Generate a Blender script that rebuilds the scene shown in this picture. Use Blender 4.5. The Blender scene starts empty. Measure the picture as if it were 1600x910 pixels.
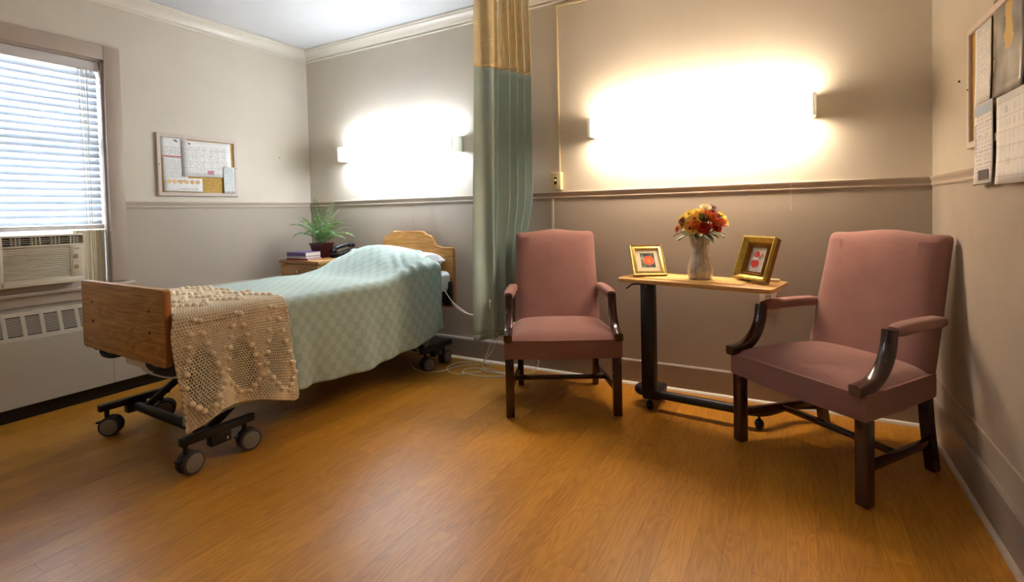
import bpy, bmesh, math, random
from mathutils import Vector, Matrix, noise as mnoise

R = math.radians
PI = math.pi
scene = bpy.context.scene
COL = scene.collection
random.seed(7)

# ------------------------------------------------------------------ camera
RW, RH = 4.47, 2.60            # room width, ceiling height
FRONT = -4.75                  # wall behind the photographer
CAM = Vector((3.8737, -3.1369, 1.1189))
right = Vector((0.87284338, 0.48744789, -0.02321635))
up = Vector((0.0072522, 0.03461249, 0.99937449))
fwd = Vector((-0.48794656, 0.87246578, -0.02667622))
cd = bpy.data.cameras.new('camera')
cam = bpy.data.objects.new('camera', cd)
COL.objects.link(cam)
cd.sensor_width = 36.0
cd.lens = 783.77 / 1600 * 36
cd.shift_y = -(455 - 350.28) / 1600
cd.clip_start = 0.05
m = Matrix.Identity(4)
for i in range(3):
    m[i][0], m[i][1], m[i][2], m[i][3] = right[i], up[i], -fwd[i], CAM[i]
cam.matrix_world = m
scene.camera = cam

# ------------------------------------------------------------------ world, exposure
world = bpy.data.worlds.new('world')
scene.world = world
world.use_nodes = True
bg = world.node_tree.nodes['Background']
bg.inputs[0].default_value = (0.74, 0.86, 1.0, 1)
bg.inputs[1].default_value = 19.0
vs = scene.view_settings
vs.view_transform = 'Standard'
vs.look = 'None'
vs.exposure = 1.3
vs.gamma = 1.0
vs.use_curve_mapping = False
LAMP_COOL, LAMP_WARM = 24.0, 27.0      # emission of the two wall lights
LAMP_FILL = 0.9                       # added, unseen fill light on the ceiling behind the photographer

# ------------------------------------------------------------------ materials
def lin(c):
    out = []
    for v in c[:3]:
        v = v / 255.0
        out.append(v / 12.92 if v <= 0.04045 else ((v + 0.055) / 1.055) ** 2.4)
    return tuple(out) + (1.0,)

class NT:
    def __init__(s, name):
        s.m = bpy.data.materials.new(name)
        s.m.use_nodes = True
        s.t = s.m.node_tree
        s.b = s.t.nodes['Principled BSDF']
        s.out = s.t.nodes['Material Output']
    def n(s, kind, **kw):
        nd = s.t.nodes.new(kind)
        for k, v in kw.items():
            setattr(nd, k, v)
        return nd
    def link(s, a, b):
        s.t.links.new(a, b)
    def val(s, sock, v):
        if hasattr(v, 'is_linked') or isinstance(v, bpy.types.NodeSocket):
            s.link(v, sock)
        else:
            sock.default_value = v
    def math(s, op, a, b=0.0, c=None):
        nd = s.n('ShaderNodeMath', operation=op)
        s.val(nd.inputs[0], a); s.val(nd.inputs[1], b)
        if c is not None: s.val(nd.inputs[2], c)
        return nd.outputs[0]
    def mix(s, f, a, b):
        nd = s.n('ShaderNodeMix', data_type='RGBA')
        s.val(nd.inputs[0], f); s.val(nd.inputs[6], a); s.val(nd.inputs[7], b)
        return nd.outputs[2]
    def coord(s, which='Object'):
        return s.n('ShaderNodeTexCoord').outputs[which]
    def mapping(s, vec, scale=(1, 1, 1), loc=(0, 0, 0)):
        nd = s.n('ShaderNodeMapping')
        s.link(vec, nd.inputs[0])
        nd.inputs['Scale'].default_value = scale
        s.val(nd.inputs['Location'], loc)
        return nd.outputs[0]
    def noise(s, vec, scale, detail=3, rough=0.5, dist=0.0):
        nd = s.n('ShaderNodeTexNoise')
        s.link(vec, nd.inputs['Vector'])
        nd.inputs['Scale'].default_value = scale
        nd.inputs['Detail'].default_value = detail
        nd.inputs['Roughness'].default_value = rough
        nd.inputs['Distortion'].default_value = dist
        return nd.outputs[0]
    def bump(s, h, strength, dist=0.01):
        nd = s.n('ShaderNodeBump')
        nd.inputs['Strength'].default_value = strength
        nd.inputs['Distance'].default_value = dist
        s.link(h, nd.inputs['Height'])
        s.link(nd.outputs[0], s.b.inputs['Normal'])
    def ramp(s, f, stops):
        nd = s.n('ShaderNodeValToRGB')
        s.link(f, nd.inputs[0])
        e = nd.color_ramp.elements
        while len(e) < len(stops): e.new(0.5)
        for i, (p, c) in enumerate(stops):
            e[i].position = p; e[i].color = c
        return nd.outputs[0]

def pm(name, col, rough=0.5, metal=0.0, var=0.0, vscale=8.0, bump=0.0, bscale=60.0, bdist=0.003,
       spec=0.5, coat=0.0, sheen=0.0):
    N = NT(name)
    c = lin(col)
    N.b.inputs['Roughness'].default_value = rough
    N.b.inputs['Metallic'].default_value = metal
    N.b.inputs['Specular IOR Level'].default_value = spec
    N.b.inputs['Coat Weight'].default_value = coat
    N.b.inputs['Sheen Weight'].default_value = sheen
    if var or bump:
        co = N.coord('Object')
    if var:
        f = N.noise(co, vscale, 4)
        d = tuple(min(1, v * (1 - var)) for v in c[:3]) + (1,)
        e = tuple(min(1, v * (1 + var)) for v in c[:3]) + (1,)
        N.link(N.ramp(f, [(0.3, d), (0.7, e)]), N.b.inputs['Base Color'])
    else:
        N.b.inputs['Base Color'].default_value = c
    if bump:
        N.bump(N.noise(co, bscale, 3), bump, bdist)
    return N.m

def emit_mat(name, col, strength):
    N = NT(name)
    N.b.inputs['Base Color'].default_value = lin((240, 240, 238))
    N.b.inputs['Emission Color'].default_value = lin(col)
    N.b.inputs['Emission Strength'].default_value = strength
    return N.m

def wood_mat(name, ca, cb, axis=0, rough=0.4, scale=1.0, coat=0.0, bump=0.05, spec=0.5):
    """straight oak grain with cathedral arches; axis = direction of the grain in object space"""
    N = NT(name)
    co = N.coord('Object')
    sc = [9.0 * scale] * 3
    sc[axis] = 0.9 * scale
    v = N.mapping(co, tuple(sc))
    n1 = N.noise(v, 1.6, 3, 0.5, 0.4)
    ring = N.math('FRACT', N.math('MULTIPLY', n1, 9.0))
    ring = N.math('ABSOLUTE', N.math('SUBTRACT', ring, 0.5))
    sf = [160.0 * scale] * 3
    sf[axis] = 4.0 * scale
    n2 = N.noise(N.mapping(co, tuple(sf)), 1.0, 3)
    f = N.math('ADD', N.math('MULTIPLY', ring, 0.55), N.math('MULTIPLY', n2, 0.75))
    N.link(N.ramp(f, [(0.22, lin(ca)), (0.75, lin(cb))]), N.b.inputs['Base Color'])
    N.b.inputs['Roughness'].default_value = rough
    N.b.inputs['Coat Weight'].default_value = coat
    N.b.inputs['Specular IOR Level'].default_value = spec
    if bump: N.bump(n2, bump, 0.002)
    return N.m

def floor_mat():
    N = NT('floor_plank_vinyl')
    geo = N.n('ShaderNodeNewGeometry').outputs['Position']
    info = N.n('ShaderNodeObjectInfo').outputs['Random']
    off = N.n('ShaderNodeCombineXYZ')
    N.link(N.math('MULTIPLY', info, 37.0), off.inputs[0])
    N.link(N.math('MULTIPLY', info, 91.0), off.inputs[1])
    add = N.n('ShaderNodeVectorMath', operation='ADD')
    N.link(geo, add.inputs[0]); N.link(off.outputs[0], add.inputs[1])
    p = add.outputs[0]
    n1 = N.noise(N.mapping(p, (11.0, 1.5, 1)), 1.3, 2, 0.45, 0.35)
    ring = N.math('ABSOLUTE', N.math('SUBTRACT', N.math('FRACT', N.math('MULTIPLY', n1, 11.0)), 0.5))
    n2 = N.noise(N.mapping(p, (190.0, 7.0, 1)), 1.0, 3)
    n3 = N.noise(N.mapping(p, (3.0, 0.8, 1)), 1.0, 2)
    f = N.math('ADD', N.math('MULTIPLY', ring, 0.34), N.math('ADD', N.math('MULTIPLY', n2, 0.5), N.math('MULTIPLY', n3, 0.35)))
    c = N.ramp(f, [(0.26, lin((152, 98, 30))), (0.52, lin((182, 123, 38))), (0.82, lin((202, 146, 50)))])
    tint = N.n('ShaderNodeHueSaturation')
    N.link(c, tint.inputs['Color'])
    N.link(N.math('MULTIPLY_ADD', info, 0.18, 0.91), tint.inputs['Value'])
    N.link(tint.outputs[0], N.b.inputs['Base Color'])
    n4 = N.noise(N.mapping(geo, (42.0, 1.6, 1)), 1.0, 3, 0.6)
    N.link(N.math('MULTIPLY_ADD', n2, 0.18, 0.28), N.b.inputs['Roughness'])
    N.b.inputs['Specular IOR Level'].default_value = 0.32
    N.bump(N.math('ADD', n4, N.math('MULTIPLY', n2, 0.45)), 0.22, 0.0025)
    return N.m

def print_mat(name, w, h, rowh, ink=(70, 70, 80), paper=(240, 240, 238), top=1.0, bottom=0.0, dens=0.46, cols=0, rot=False):
    """flat print: rows of small illegible text inside the margins"""
    N = NT(name)
    sep = N.n('ShaderNodeSeparateXYZ')
    N.link(N.coord('Object'), sep.inputs[0])
    x, y = sep.outputs[0], sep.outputs[1]
    r = N.math('DIVIDE', y, rowh)
    fr = N.math('FRACT', N.math('ADD', r, 100.0))
    row = N.math('LESS_THAN', fr, 0.5)
    cmb = N.n('ShaderNodeCombineXYZ')
    N.link(N.math('MULTIPLY', x, 160.0), cmb.inputs[0])
    N.link(N.math('MULTIPLY', N.math('FLOOR', r), 7.31), cmb.inputs[1])
    tx = N.math('GREATER_THAN', N.noise(cmb.outputs[0], 1.0, 1), dens)
    inx = N.math('LESS_THAN', N.math('ABSOLUTE', x), w * 0.42)
    iny = N.math('MULTIPLY', N.math('LESS_THAN', y, h * (top - 0.5) - 0.012), N.math('GREATER_THAN', y, h * (bottom - 0.5) + 0.012))
    f = N.math('MULTIPLY', N.math('MULTIPLY', row, tx), N.math('MULTIPLY', inx, iny))
    f = N.math('MULTIPLY', f, 0.42)
    c = N.mix(f, lin(paper), lin(ink))
    if cols:
        gx = N.math('LESS_THAN', N.math('FRACT', N.math('ADD', N.math('DIVIDE', x, w / cols), 50.5)), 0.05)
        gy = N.math('LESS_THAN', N.math('FRACT', N.math('ADD', N.math('DIVIDE', y, h / 6.0), 50.5)), 0.05)
        g = N.math('MULTIPLY', N.math('MAXIMUM', gx, gy), N.math('MULTIPLY', iny, 0.35))
        c = N.mix(g, c, lin((120, 120, 130)))
    N.link(c, N.b.inputs['Base Color'])
    N.b.inputs['Roughness'].default_value = 0.6
    return N.m

def glass_mat(name):
    N = NT(name)
    tr = N.n('ShaderNodeBsdfTransparent')
    gl = N.n('ShaderNodeBsdfGlossy')
    gl.inputs['Roughness'].default_value = 0.02
    fr = N.n('ShaderNodeFresnel')
    fr.inputs[0].default_value = 1.45
    mx = N.n('ShaderNodeMixShader')
    N.link(fr.outputs[0], mx.inputs[0]); N.link(tr.outputs[0], mx.inputs[1]); N.link(gl.outputs[0], mx.inputs[2])
    N.link(mx.outputs[0], N.out.inputs[0])
    return N.m

def translucent_mat(name, col, amount, rough=0.5):
    N = NT(name)
    N.b.inputs['Base Color'].default_value = lin(col)
    N.b.inputs['Roughness'].default_value = rough
    t = N.n('ShaderNodeBsdfTranslucent')
    t.inputs[0].default_value = lin(col)
    mx = N.n('ShaderNodeMixShader')
    mx.inputs[0].default_value = amount
    N.link(N.b.outputs[0], mx.inputs[1]); N.link(t.outputs[0], mx.inputs[2])
    N.link(mx.outputs[0], N.out.inputs[0])
    return N.m

def weave_mat(name, col, scale=900.0, bump=0.25, var=0.08, rough=0.9, vscale=6.0, sheen=0.15):
    N = NT(name)
    co = N.coord('Object')
    c = lin(col)
    f = N.noise(co, vscale, 5, 0.6)
    f2 = N.noise(co, 260.0, 2, 0.6)
    g = N.math('ADD', N.math('MULTIPLY', f, 0.6), N.math('MULTIPLY', f2, 0.4))
    N.link(N.ramp(g, [(0.35, tuple(v * (1 - var) for v in c[:3]) + (1,)), (0.65, tuple(min(1, v * (1 + var)) for v in c[:3]) + (1,))]), N.b.inputs['Base Color'])
    N.b.inputs['Roughness'].default_value = rough
    N.b.inputs['Specular IOR Level'].default_value = 0.2
    N.b.inputs['Sheen Weight'].default_value = sheen
    N.bump(N.noise(co, scale, 2), bump, 0.002)
    return N.m

def check_mat():
    """sage bedspread woven in a chequer of plain and ribbed squares (UV in metres)"""
    N = NT('bedspread_weave')
    uv = N.coord('UV')
    ck = N.n('ShaderNodeTexChecker')
    N.link(uv, ck.inputs[0])
    ck.inputs['Scale'].default_value = 25.0
    soft = N.noise(uv, 7.0, 3)
    sep = N.n('ShaderNodeSeparateXYZ'); N.link(uv, sep.inputs[0])
    rib = N.math('SINE', N.math('MULTIPLY', sep.outputs[1], 1100.0))
    rib2 = N.math('SINE', N.math('MULTIPLY', sep.outputs[0], 1100.0))
    ck_f = ck.outputs['Fac']
    a = N.mix(N.math('MULTIPLY', soft, 0.35), lin((170, 188, 178)), lin((160, 178, 168)))
    b = N.mix(N.math('MULTIPLY', soft, 0.35), lin((158, 176, 166)), lin((148, 166, 156)))
    N.link(N.mix(ck_f, a, b), N.b.inputs['Base Color'])
    N.b.inputs['Roughness'].default_value = 0.85
    N.b.inputs['Sheen Weight'].default_value = 0.2
    h = N.math('ADD', N.math('MULTIPLY', rib, ck_f), N.math('MULTIPLY', rib2, N.math('SUBTRACT', 1.0, ck_f)))
    h = N.math('ADD', N.math('MULTIPLY', h, 0.25), N.math('MULTIPLY', ck_f, -0.6))
    N.bump(h, 0.35, 0.002)
    return N.m

M = {}
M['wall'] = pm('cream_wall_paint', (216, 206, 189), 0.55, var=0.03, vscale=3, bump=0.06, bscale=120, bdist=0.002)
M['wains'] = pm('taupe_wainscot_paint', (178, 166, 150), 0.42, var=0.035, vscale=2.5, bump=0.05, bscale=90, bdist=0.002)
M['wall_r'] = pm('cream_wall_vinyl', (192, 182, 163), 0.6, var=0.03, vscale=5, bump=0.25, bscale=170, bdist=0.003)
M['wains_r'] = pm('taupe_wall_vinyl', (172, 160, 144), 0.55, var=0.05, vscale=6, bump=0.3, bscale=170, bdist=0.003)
M['base'] = pm('taupe_baseboard_paint', (158, 144, 132), 0.4, var=0.03)
M['trim'] = pm('cream_trim_paint', (228, 220, 204), 0.3, var=0.02)
M['trim_t'] = pm('taupe_trim_paint', (188, 173, 156), 0.32, var=0.02)
M['ceil'] = pm('ceiling_paint', (214, 215, 215), 0.8, var=0.015)
M['floor'] = floor_mat()
M['joint'] = pm('floor_joint_dark', (70, 42, 20), 0.8)
M['casing'] = pm('window_casing_paint', (182, 166, 150), 0.38, var=0.02)
M['sash'] = pm('white_sash_paint', (226, 226, 224), 0.35)
M['glass'] = glass_mat('window_glass')
M['blind'] = translucent_mat('blind_slat_vinyl', (230, 237, 244), 0.12, 0.35)
M['blind_o'] = pm('blind_rail_vinyl', (214, 208, 206), 0.35)
M['cord'] = pm('cord_cotton', (222, 210, 184), 0.8)
M['ac'] = pm('ivory_plastic', (214, 204, 180), 0.42, var=0.02)
M['ac_d'] = pm('dark_vent_inside', (14, 13, 12), 0.8)
M['conv'] = pm('convector_enamel', (184, 172, 152), 0.42, var=0.03, vscale=3)
M['black'] = pm('black_powder_coat', (17, 17, 19), 0.45, bump=0.05, bscale=200)
M['blackp'] = pm('black_plastic', (15, 15, 17), 0.28)
M['rubber'] = pm('grey_rubber', (60, 58, 56), 0.6)
M['hub'] = pm('grey_hub_plastic', (128, 122, 114), 0.45)
M['chrome'] = pm('chrome', (220, 220, 222), 0.15, metal=1.0)
M['oak_b'] = wood_mat('oak_headboard', (152, 102, 48), (206, 156, 90), 0, 0.52, 1.0, 0.0, spec=0.2)
M['oak_n'] = wood_mat('oak_nightstand', (150, 104, 56), (198, 152, 94), 0, 0.42)
M['oak_t'] = wood_mat('oak_table_top', (186, 134, 70), (224, 176, 108), 0, 0.35, 1.0, 0.2)
M['oak_edge'] = pm('orange_edge_band', (176, 108, 48), 0.4, var=0.05)
M['mahog'] = wood_mat('mahogany', (34, 12, 9), (66, 26, 18), 2, 0.2, 1.0, 0.5, 0.02)
M['uph'] = weave_mat('mauve_upholstery', (146, 106, 99), 500.0, 0.4, 0.12)
M['uph_p'] = pm('mauve_piping', (164, 122, 110), 0.8)
M['curtain'] = weave_mat('sage_curtain_cloth', (170, 192, 190), 700.0, 0.2, 0.07, 0.75, 5.0)
M['curtain_h'] = weave_mat('sage_curtain_hem', (162, 184, 182), 700.0, 0.3, 0.07, 0.75, 5.0)
M['net'] = pm('gold_netting', (246, 226, 178), 0.7, var=0.06, vscale=20)
M['netband'] = pm('netting_tape', (226, 202, 150), 0.8)
M['spread'] = check_mat()
M['sheet'] = weave_mat('white_sheet', (232, 232, 232), 800.0, 0.15, 0.03)
M['afghan'] = weave_mat('cream_yarn', (244, 226, 194), 420.0, 0.6, 0.08, 0.95)
M['cork'] = pm('cork', (196, 158, 84), 0.9, var=0.16, vscale=70, bump=0.3, bscale=150)
M['bframe'] = pm('whitewashed_frame', (208, 192, 180), 0.45, var=0.04, vscale=20)
M['lampend'] = pm('lamp_end_cap', (224, 224, 216), 0.4)
M['lampcap'] = translucent_mat('lamp_cap_plastic', (226, 226, 216), 0.14, 0.4)
M['lamp_cool'] = emit_mat('lamp_lens_cool', (231, 239, 253), LAMP_COOL * 0.54)
M['lamp_cool_f'] = emit_mat('lamp_front_cool', (231, 239, 253), LAMP_COOL * 0.5)
M['lamp_cool_d'] = emit_mat('lamp_lower_lens_cool', (231, 239, 253), LAMP_COOL * 1.28)
M['lamp_warm'] = emit_mat('lamp_lens_warm', (255, 231, 205), LAMP_WARM * 0.70)
M['lamp_warm_f'] = emit_mat('lamp_front_warm', (255, 231, 205), LAMP_WARM * 0.08)
M['lamp_warm_d'] = emit_mat('lamp_lower_lens_warm', (255, 231, 205), LAMP_WARM * 1.38)
M['ivory'] = pm('ivory_switch_plastic', (226, 212, 166), 0.35)
M['white_c'] = pm('white_cable', (222, 216, 204), 0.5)
M['gold'] = pm('gold_frame', (214, 182, 104), 0.36, metal=0.55, var=0.18, vscale=40, bump=0.25, bscale=180)
M['gold_d'] = pm('dark_gold_frame', (150, 104, 44), 0.35, metal=0.6, var=0.15, vscale=40)
M['gold_o'] = pm('olive_gold_frame', (200, 176, 84), 0.34, metal=0.5, var=0.15, vscale=40)
M['mat_c'] = pm('cream_picture_mat', (226, 214, 186), 0.8)
M['leaf'] = pm('leaf_green', (62, 96, 44), 0.45, var=0.25, vscale=40)
M['fern'] = pm('fern_green', (106, 146, 80), 0.5, var=0.3, vscale=25)
M['fern_s'] = pm('fern_stem', (84, 100, 48), 0.6)
M['pot'] = pm('maroon_pot_glaze', (74, 28, 26), 0.3)
M['soil'] = pm('soil', (40, 28, 20), 0.95, bump=0.5, bscale=80)
M['purple'] = pm('purple_book_cover', (112, 92, 150), 0.45)
M['redbook'] = pm('red_book_cover', (150, 50, 44), 0.5)
M['bluebook'] = pm('pale_book_cover', (206, 204, 214), 0.5)
M['pages'] = pm('book_pages', (234, 228, 214), 0.8, bump=0.2, bscale=400)
M['mat_straw'] = pm('straw_runner', (220, 180, 112), 0.8, var=0.12, vscale=60, bump=0.4, bscale=240)
M['pin'] = pm('dark_pin', (50, 42, 36), 0.5)
M['hook'] = pm('steel_hook', (170, 165, 155), 0.3, metal=0.9)

# ------------------------------------------------------------------ mesh helpers
XF = {}
def finish(me, smooth=True, angle=38):
    if smooth:
        for p in me.polygons: p.use_smooth = True
        me.set_sharp_from_angle(angle=R(angle))

def obj(name, bm, mat, parent=None, loc=None, world=False, smooth=True, angle=38, mtx=None):
    """link a bmesh as one object; with world=True its vertices are given in room coordinates"""
    if world and parent is not None and parent.name in XF:
        bm.transform(XF[parent.name].inverted())
    bmesh.ops.recalc_face_normals(bm, faces=bm.faces[:])
    me = bpy.data.meshes.new(name)
    bm.to_mesh(me); bm.free()
    finish(me, smooth, angle)
    if isinstance(mat, str): mat = M[mat]
    me.materials.append(mat)
    o = bpy.data.objects.new(name, me)
    COL.objects.link(o)
    if parent is not None:
        o.parent = parent
        XF[o.name] = XF.get(parent.name, Matrix.Identity(4))
    else:
        XF[o.name] = Matrix.Identity(4)
    if mtx is not None:
        o.matrix_local = mtx
        XF[o.name] = XF[o.name] @ mtx
    return o

def inst(name, me, parent, mtx):
    o = bpy.data.objects.new(name, me)
    COL.objects.link(o)
    o.parent = parent
    o.matrix_local = mtx
    return o

def thing(name, label, cat, mtx, group=None):
    o = bpy.data.objects.new(name, None)
    COL.objects.link(o)
    o.empty_display_size = 0.1
    if not isinstance(mtx, Matrix): mtx = Matrix.Translation(mtx)
    o.matrix_world = mtx
    XF[o.name] = mtx.copy()
    return tag(o, label, cat, group)

def tag(o, label, cat, group=None, kind=None):
    o['label'] = label
    o['category'] = cat
    if group: o['group'] = group
    if kind: o['kind'] = kind
    return o

def struct(o, label, cat):
    return tag(o, label, cat, kind='structure')

def B(): return bmesh.new()

def box(bm, c, s, bev=0.0, mtx=None, seg=2):
    mm = Matrix.Translation(c) @ Matrix.Diagonal((s[0], s[1], s[2], 1))
    if mtx is not None: mm = mtx @ mm
    r = bmesh.ops.create_cube(bm, size=1.0, matrix=mm)
    if bev > 0:
        es = list({e for v in r['verts'] for e in v.link_edges})
        bmesh.ops.bevel(bm, geom=es, offset=bev, segments=seg, affect='EDGES', profile=0.5)
    return bm

def rng(bm, x0, x1, y0, y1, z0, z1, bev=0.0, seg=2):
    return box(bm, ((x0 + x1) / 2, (y0 + y1) / 2, (z0 + z1) / 2), (abs(x1 - x0), abs(y1 - y0), abs(z1 - z0)), bev, None, seg)

def loft(bm, rings, cap0=True, cap1=True, closed=True):
    vr = [[bm.verts.new(p) for p in r] for r in rings]
    n = len(vr[0])
    for a, b in zip(vr, vr[1:]):
        for i in range(n if closed else n - 1):
            j = (i + 1) % n
            bm.faces.new((a[i], a[j], b[j], b[i]))
    if cap0: bm.faces.new(vr[0][::-1])
    if cap1: bm.faces.new(vr[-1])
    return vr

def frames(pts):
    pts = [Vector(p) for p in pts]
    n = len(pts)
    T = []
    for i in range(n):
        a = pts[max(0, i - 1)]; b = pts[min(n - 1, i + 1)]
        t = (b - a)
        T.append(t.normalized() if t.length > 1e-9 else Vector((0, 0, 1)))
    ref = Vector((0, 0, 1)) if abs(T[0].z) < 0.9 else Vector((1, 0, 0))
    u = (ref - T[0] * ref.dot(T[0])).normalized()
    out = []
    for i in range(n):
        u = (u - T[i] * u.dot(T[i])).normalized()
        out.append((pts[i], T[i], u, T[i].cross(u)))
    return out

def tube(bm, pts, r, seg=8, caps=True):
    fr = frames(pts)
    rings = []
    for k, (p, t, u, w) in enumerate(fr):
        rr = r[k] if isinstance(r, (list, tuple)) else r
        rings.append([p + u * (rr * math.cos(a)) + w * (rr * math.sin(a)) for a in [2 * PI * i / seg for i in range(seg)]])
    loft(bm, rings, caps, caps)
    return bm

def spline(pts, n=8):
    """Catmull-Rom through the given points"""
    P = [Vector(p) for p in pts]
    P = [P[0] * 2 - P[1]] + P + [P[-1] * 2 - P[-2]]
    out = []
    for i in range(1, len(P) - 2):
        for k in range(n):
            t = k / n
            a, b, c, d = P[i - 1], P[i], P[i + 1], P[i + 2]
            out.append(0.5 * ((2 * b) + (c - a) * t + (2 * a - 5 * b + 4 * c - d) * t * t + (3 * b - a - 3 * c + d) * t ** 3))
    out.append(P[-2])
    return out

def cyl(bm, p0, p1, r0, r1=None, seg=16):
    return tube(bm, [p0, p1], [r0, r0 if r1 is None else r1], seg)

def lathe(bm, prof, seg=32, c=(0, 0, 0), mod=None, cap0=True, cap1=True):
    rings = []
    for r, z in prof:
        ring = []
        for i in range(seg):
            a = 2 * PI * i / seg
            rr = r * (mod(a, z) if mod else 1)
            ring.append((c[0] + rr * math.cos(a), c[1] + rr * math.sin(a), c[2] + z))
        rings.append(ring)
    loft(bm, rings, cap0, cap1)
    return bm

def prism(bm, outline, d0, d1, fn, bev=0.0, seg=2):
    """outline of (a, b) points extruded from d0 to d1; fn(a, b, d) -> xyz"""
    v0 = [bm.verts.new(fn(a, b, d0)) for a, b in outline]
    v1 = [bm.verts.new(fn(a, b, d1)) for a, b in outline]
    f0 = bm.faces.new(v0[::-1]); f1 = bm.faces.new(v1)
    n = len(v0)
    for i in range(n):
        j = (i + 1) % n
        bm.faces.new((v0[i], v0[j], v1[j], v1[i]))
    if bev:
        es = list(f0.edges) + list(f1.edges)
        bmesh.ops.bevel(bm, geom=es, offset=bev, segments=seg, affect='EDGES', profile=0.5)
    return bm

def sphere(bm, c, r, u=12, v=8, sc=(1, 1, 1)):
    bmesh.ops.create_uvsphere(bm, u_segments=u, v_segments=v, radius=r, matrix=Matrix.Translation(c) @ Matrix.Diagonal((sc[0], sc[1], sc[2], 1)))
    return bm

def sm(a, b, x):
    t = max(0.0, min(1.0, (x - a) / (b - a)))
    return t * t * (3 - 2 * t)

def basis(X, Y, Z, o):
    mm = Matrix.Identity(4)
    for i in range(3):
        mm[i][0], mm[i][1], mm[i][2], mm[i][3] = X[i], Y[i], Z[i], o[i]
    return mm
def on_left(y, z, x=0.0): return basis((0, 1, 0), (0, 0, 1), (1, 0, 0), (x, y, z))
def on_right(y, z, x=RW): return basis((0, -1, 0), (0, 0, 1), (-1, 0, 0), (x, y, z))
def on_back(x, z, y=0.0): return basis((1, 0, 0), (0, 0, 1), (0, -1, 0), (x, y, z))
def place(x, y, z=0.0, a=0.0): return Matrix.Translation((x, y, z)) @ Matrix.Rotation(R(a), 4, 'Z')

# ================================================================== THE ROOM
RAIL = 1.215
# floor with planks
b = B(); rng(b, -0.15, RW + 0.15, FRONT - 0.15, 0.15, -0.12, -0.0035)
fl = obj('floor', b, 'joint')
struct(fl, 'orange brown oak plank vinyl floor', 'floor')
PW, PL = 0.0895, 0.9146
b = B(); box(b, (0, 0, -0.0018), (PW - 0.0006, 1.0, 0.0036), 0.0)
pme = bpy.data.meshes.new('plank')
b.to_mesh(pme); b.free(); pme.materials.append(M['floor'])
rr = random.Random(3)
rows = int(math.ceil(RW / PW))
for i in range(rows):
    y = -rr.random() * PL
    cuts = [0.0]
    while y > FRONT:
        if cuts[-1] - y > 0.08: cuts.append(y)
        y -= PL
    cuts.append(FRONT)
    for a, c in zip(cuts, cuts[1:]):
        ln = a - c - 0.0006
        inst('plank', pme, fl, Matrix.Translation((PW * (i + 0.5), (a + c) / 2, 0)) @ Matrix.Diagonal((1, ln, 1, 1)))

b = B(); rng(b, -0.15, RW + 0.15, FRONT - 0.15, 0.15, RH, RH + 0.1)
struct(obj('ceiling', b, 'ceil'), 'plain white painted ceiling', 'ceiling')

WY0, WY1, WZ0, WZ1 = -2.34, -1.57, 0.72, 2.146     # window opening
b = B()
rng(b, -0.22, 0, FRONT - 0.15, WY0, RAIL, RH); rng(b, -0.22, 0, WY1, 0.15, RAIL, RH); rng(b, -0.22, 0, WY0, WY1, WZ1, RH)
wl = struct(obj('wall_left', b, 'wall'), 'cream painted window wall above a taupe lower half', 'wall')
b = B()
rng(b, -0.22, 0, FRONT - 0.15, WY0, 0, RAIL); rng(b, -0.22, 0, WY1, 0.15, 0, RAIL); rng(b, -0.22, 0, WY0, WY1, 0, WZ0)
obj('wainscot', b, 'wains', wl)
b = B(); rng(b, 0, RW, 0, 0.15, RAIL, RH)
wb = struct(obj('wall_back', b, 'wall'), 'cream painted back wall with taupe wainscot behind bed and chairs', 'wall')
# lower half in sheets with a butt joint beside the privacy curtain
for x0, x1 in ((0, 1.222), (1.2235, 2.4425), (2.444, RW)):
    b = B(); rng(b, x0, x1, 0, 0.15, 0, RAIL); obj('wainscot_panel', b, 'wains', wb)
b = B(); rng(b, 2.434, 2.452, -0.006, 0.0, 0.155, RAIL - 0.02, 0.002); obj('cover_strip', b, 'trim_t', wb)
b = B(); rng(b, RW, RW + 0.15, FRONT - 0.15, 0.15, RAIL, RH)
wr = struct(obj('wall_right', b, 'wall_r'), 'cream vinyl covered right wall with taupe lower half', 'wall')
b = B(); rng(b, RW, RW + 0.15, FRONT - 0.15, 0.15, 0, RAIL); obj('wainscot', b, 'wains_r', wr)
b = B(); rng(b, -0.22, RW + 0.15, FRONT - 0.15, FRONT, RAIL, RH)
wf = struct(obj('wall_front', b, 'wall'), 'cream wall on the near side of the room', 'wall')
b = B(); rng(b, -0.22, RW + 0.15, FRONT - 0.15, FRONT, 0, RAIL); obj('wainscot', b, 'wains', wf)

# profiles as (outward d, z) swept along a straight wall
def sweep(name, prof, wall, a0, a1, mat, label, cat='trim'):
    f = {'left': lambda d, z, t: (d, t, z), 'back': lambda d, z, t: (t, -d, z), 'right': lambda d, z, t: (RW - d, t, z)}[wall]
    b = B(); prism(b, prof, a0, a1, f)
    o = obj(name, b, mat, angle=25)
    return struct(o, label, cat)
crown = [(0, 2.506), (0.012, 2.506), (0.014, 2.512), (0.007, 2.516), (0.007, 2.522), (0.018, 2.528), (0.022, 2.540), (0.034, 2.556), (0.052, 2.570),
         (0.066, 2.576), (0.068, 2.584), (0.078, 2.588), (0.080, 2.598), (0, 2.598)]
sweep('trim_1', crown, 'left', FRONT, 0, 'trim', 'cream crown moulding along the window wall')
sweep('trim_2', crown, 'back', 0.0, RW, 'trim', 'cream crown moulding along the back wall')
sweep('trim_3', crown, 'right', FRONT, 0, 'trim', 'cream crown moulding along the right wall')
rail = [(0, RAIL - 0.022), (0.005, RAIL - 0.022), (0.007, RAIL - 0.014), (0.004, RAIL - 0.008), (0.005, RAIL), (0.009, RAIL + 0.008), (0.012, RAIL + 0.016), (0.012, RAIL + 0.023), (0, RAIL + 0.026)]
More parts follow.
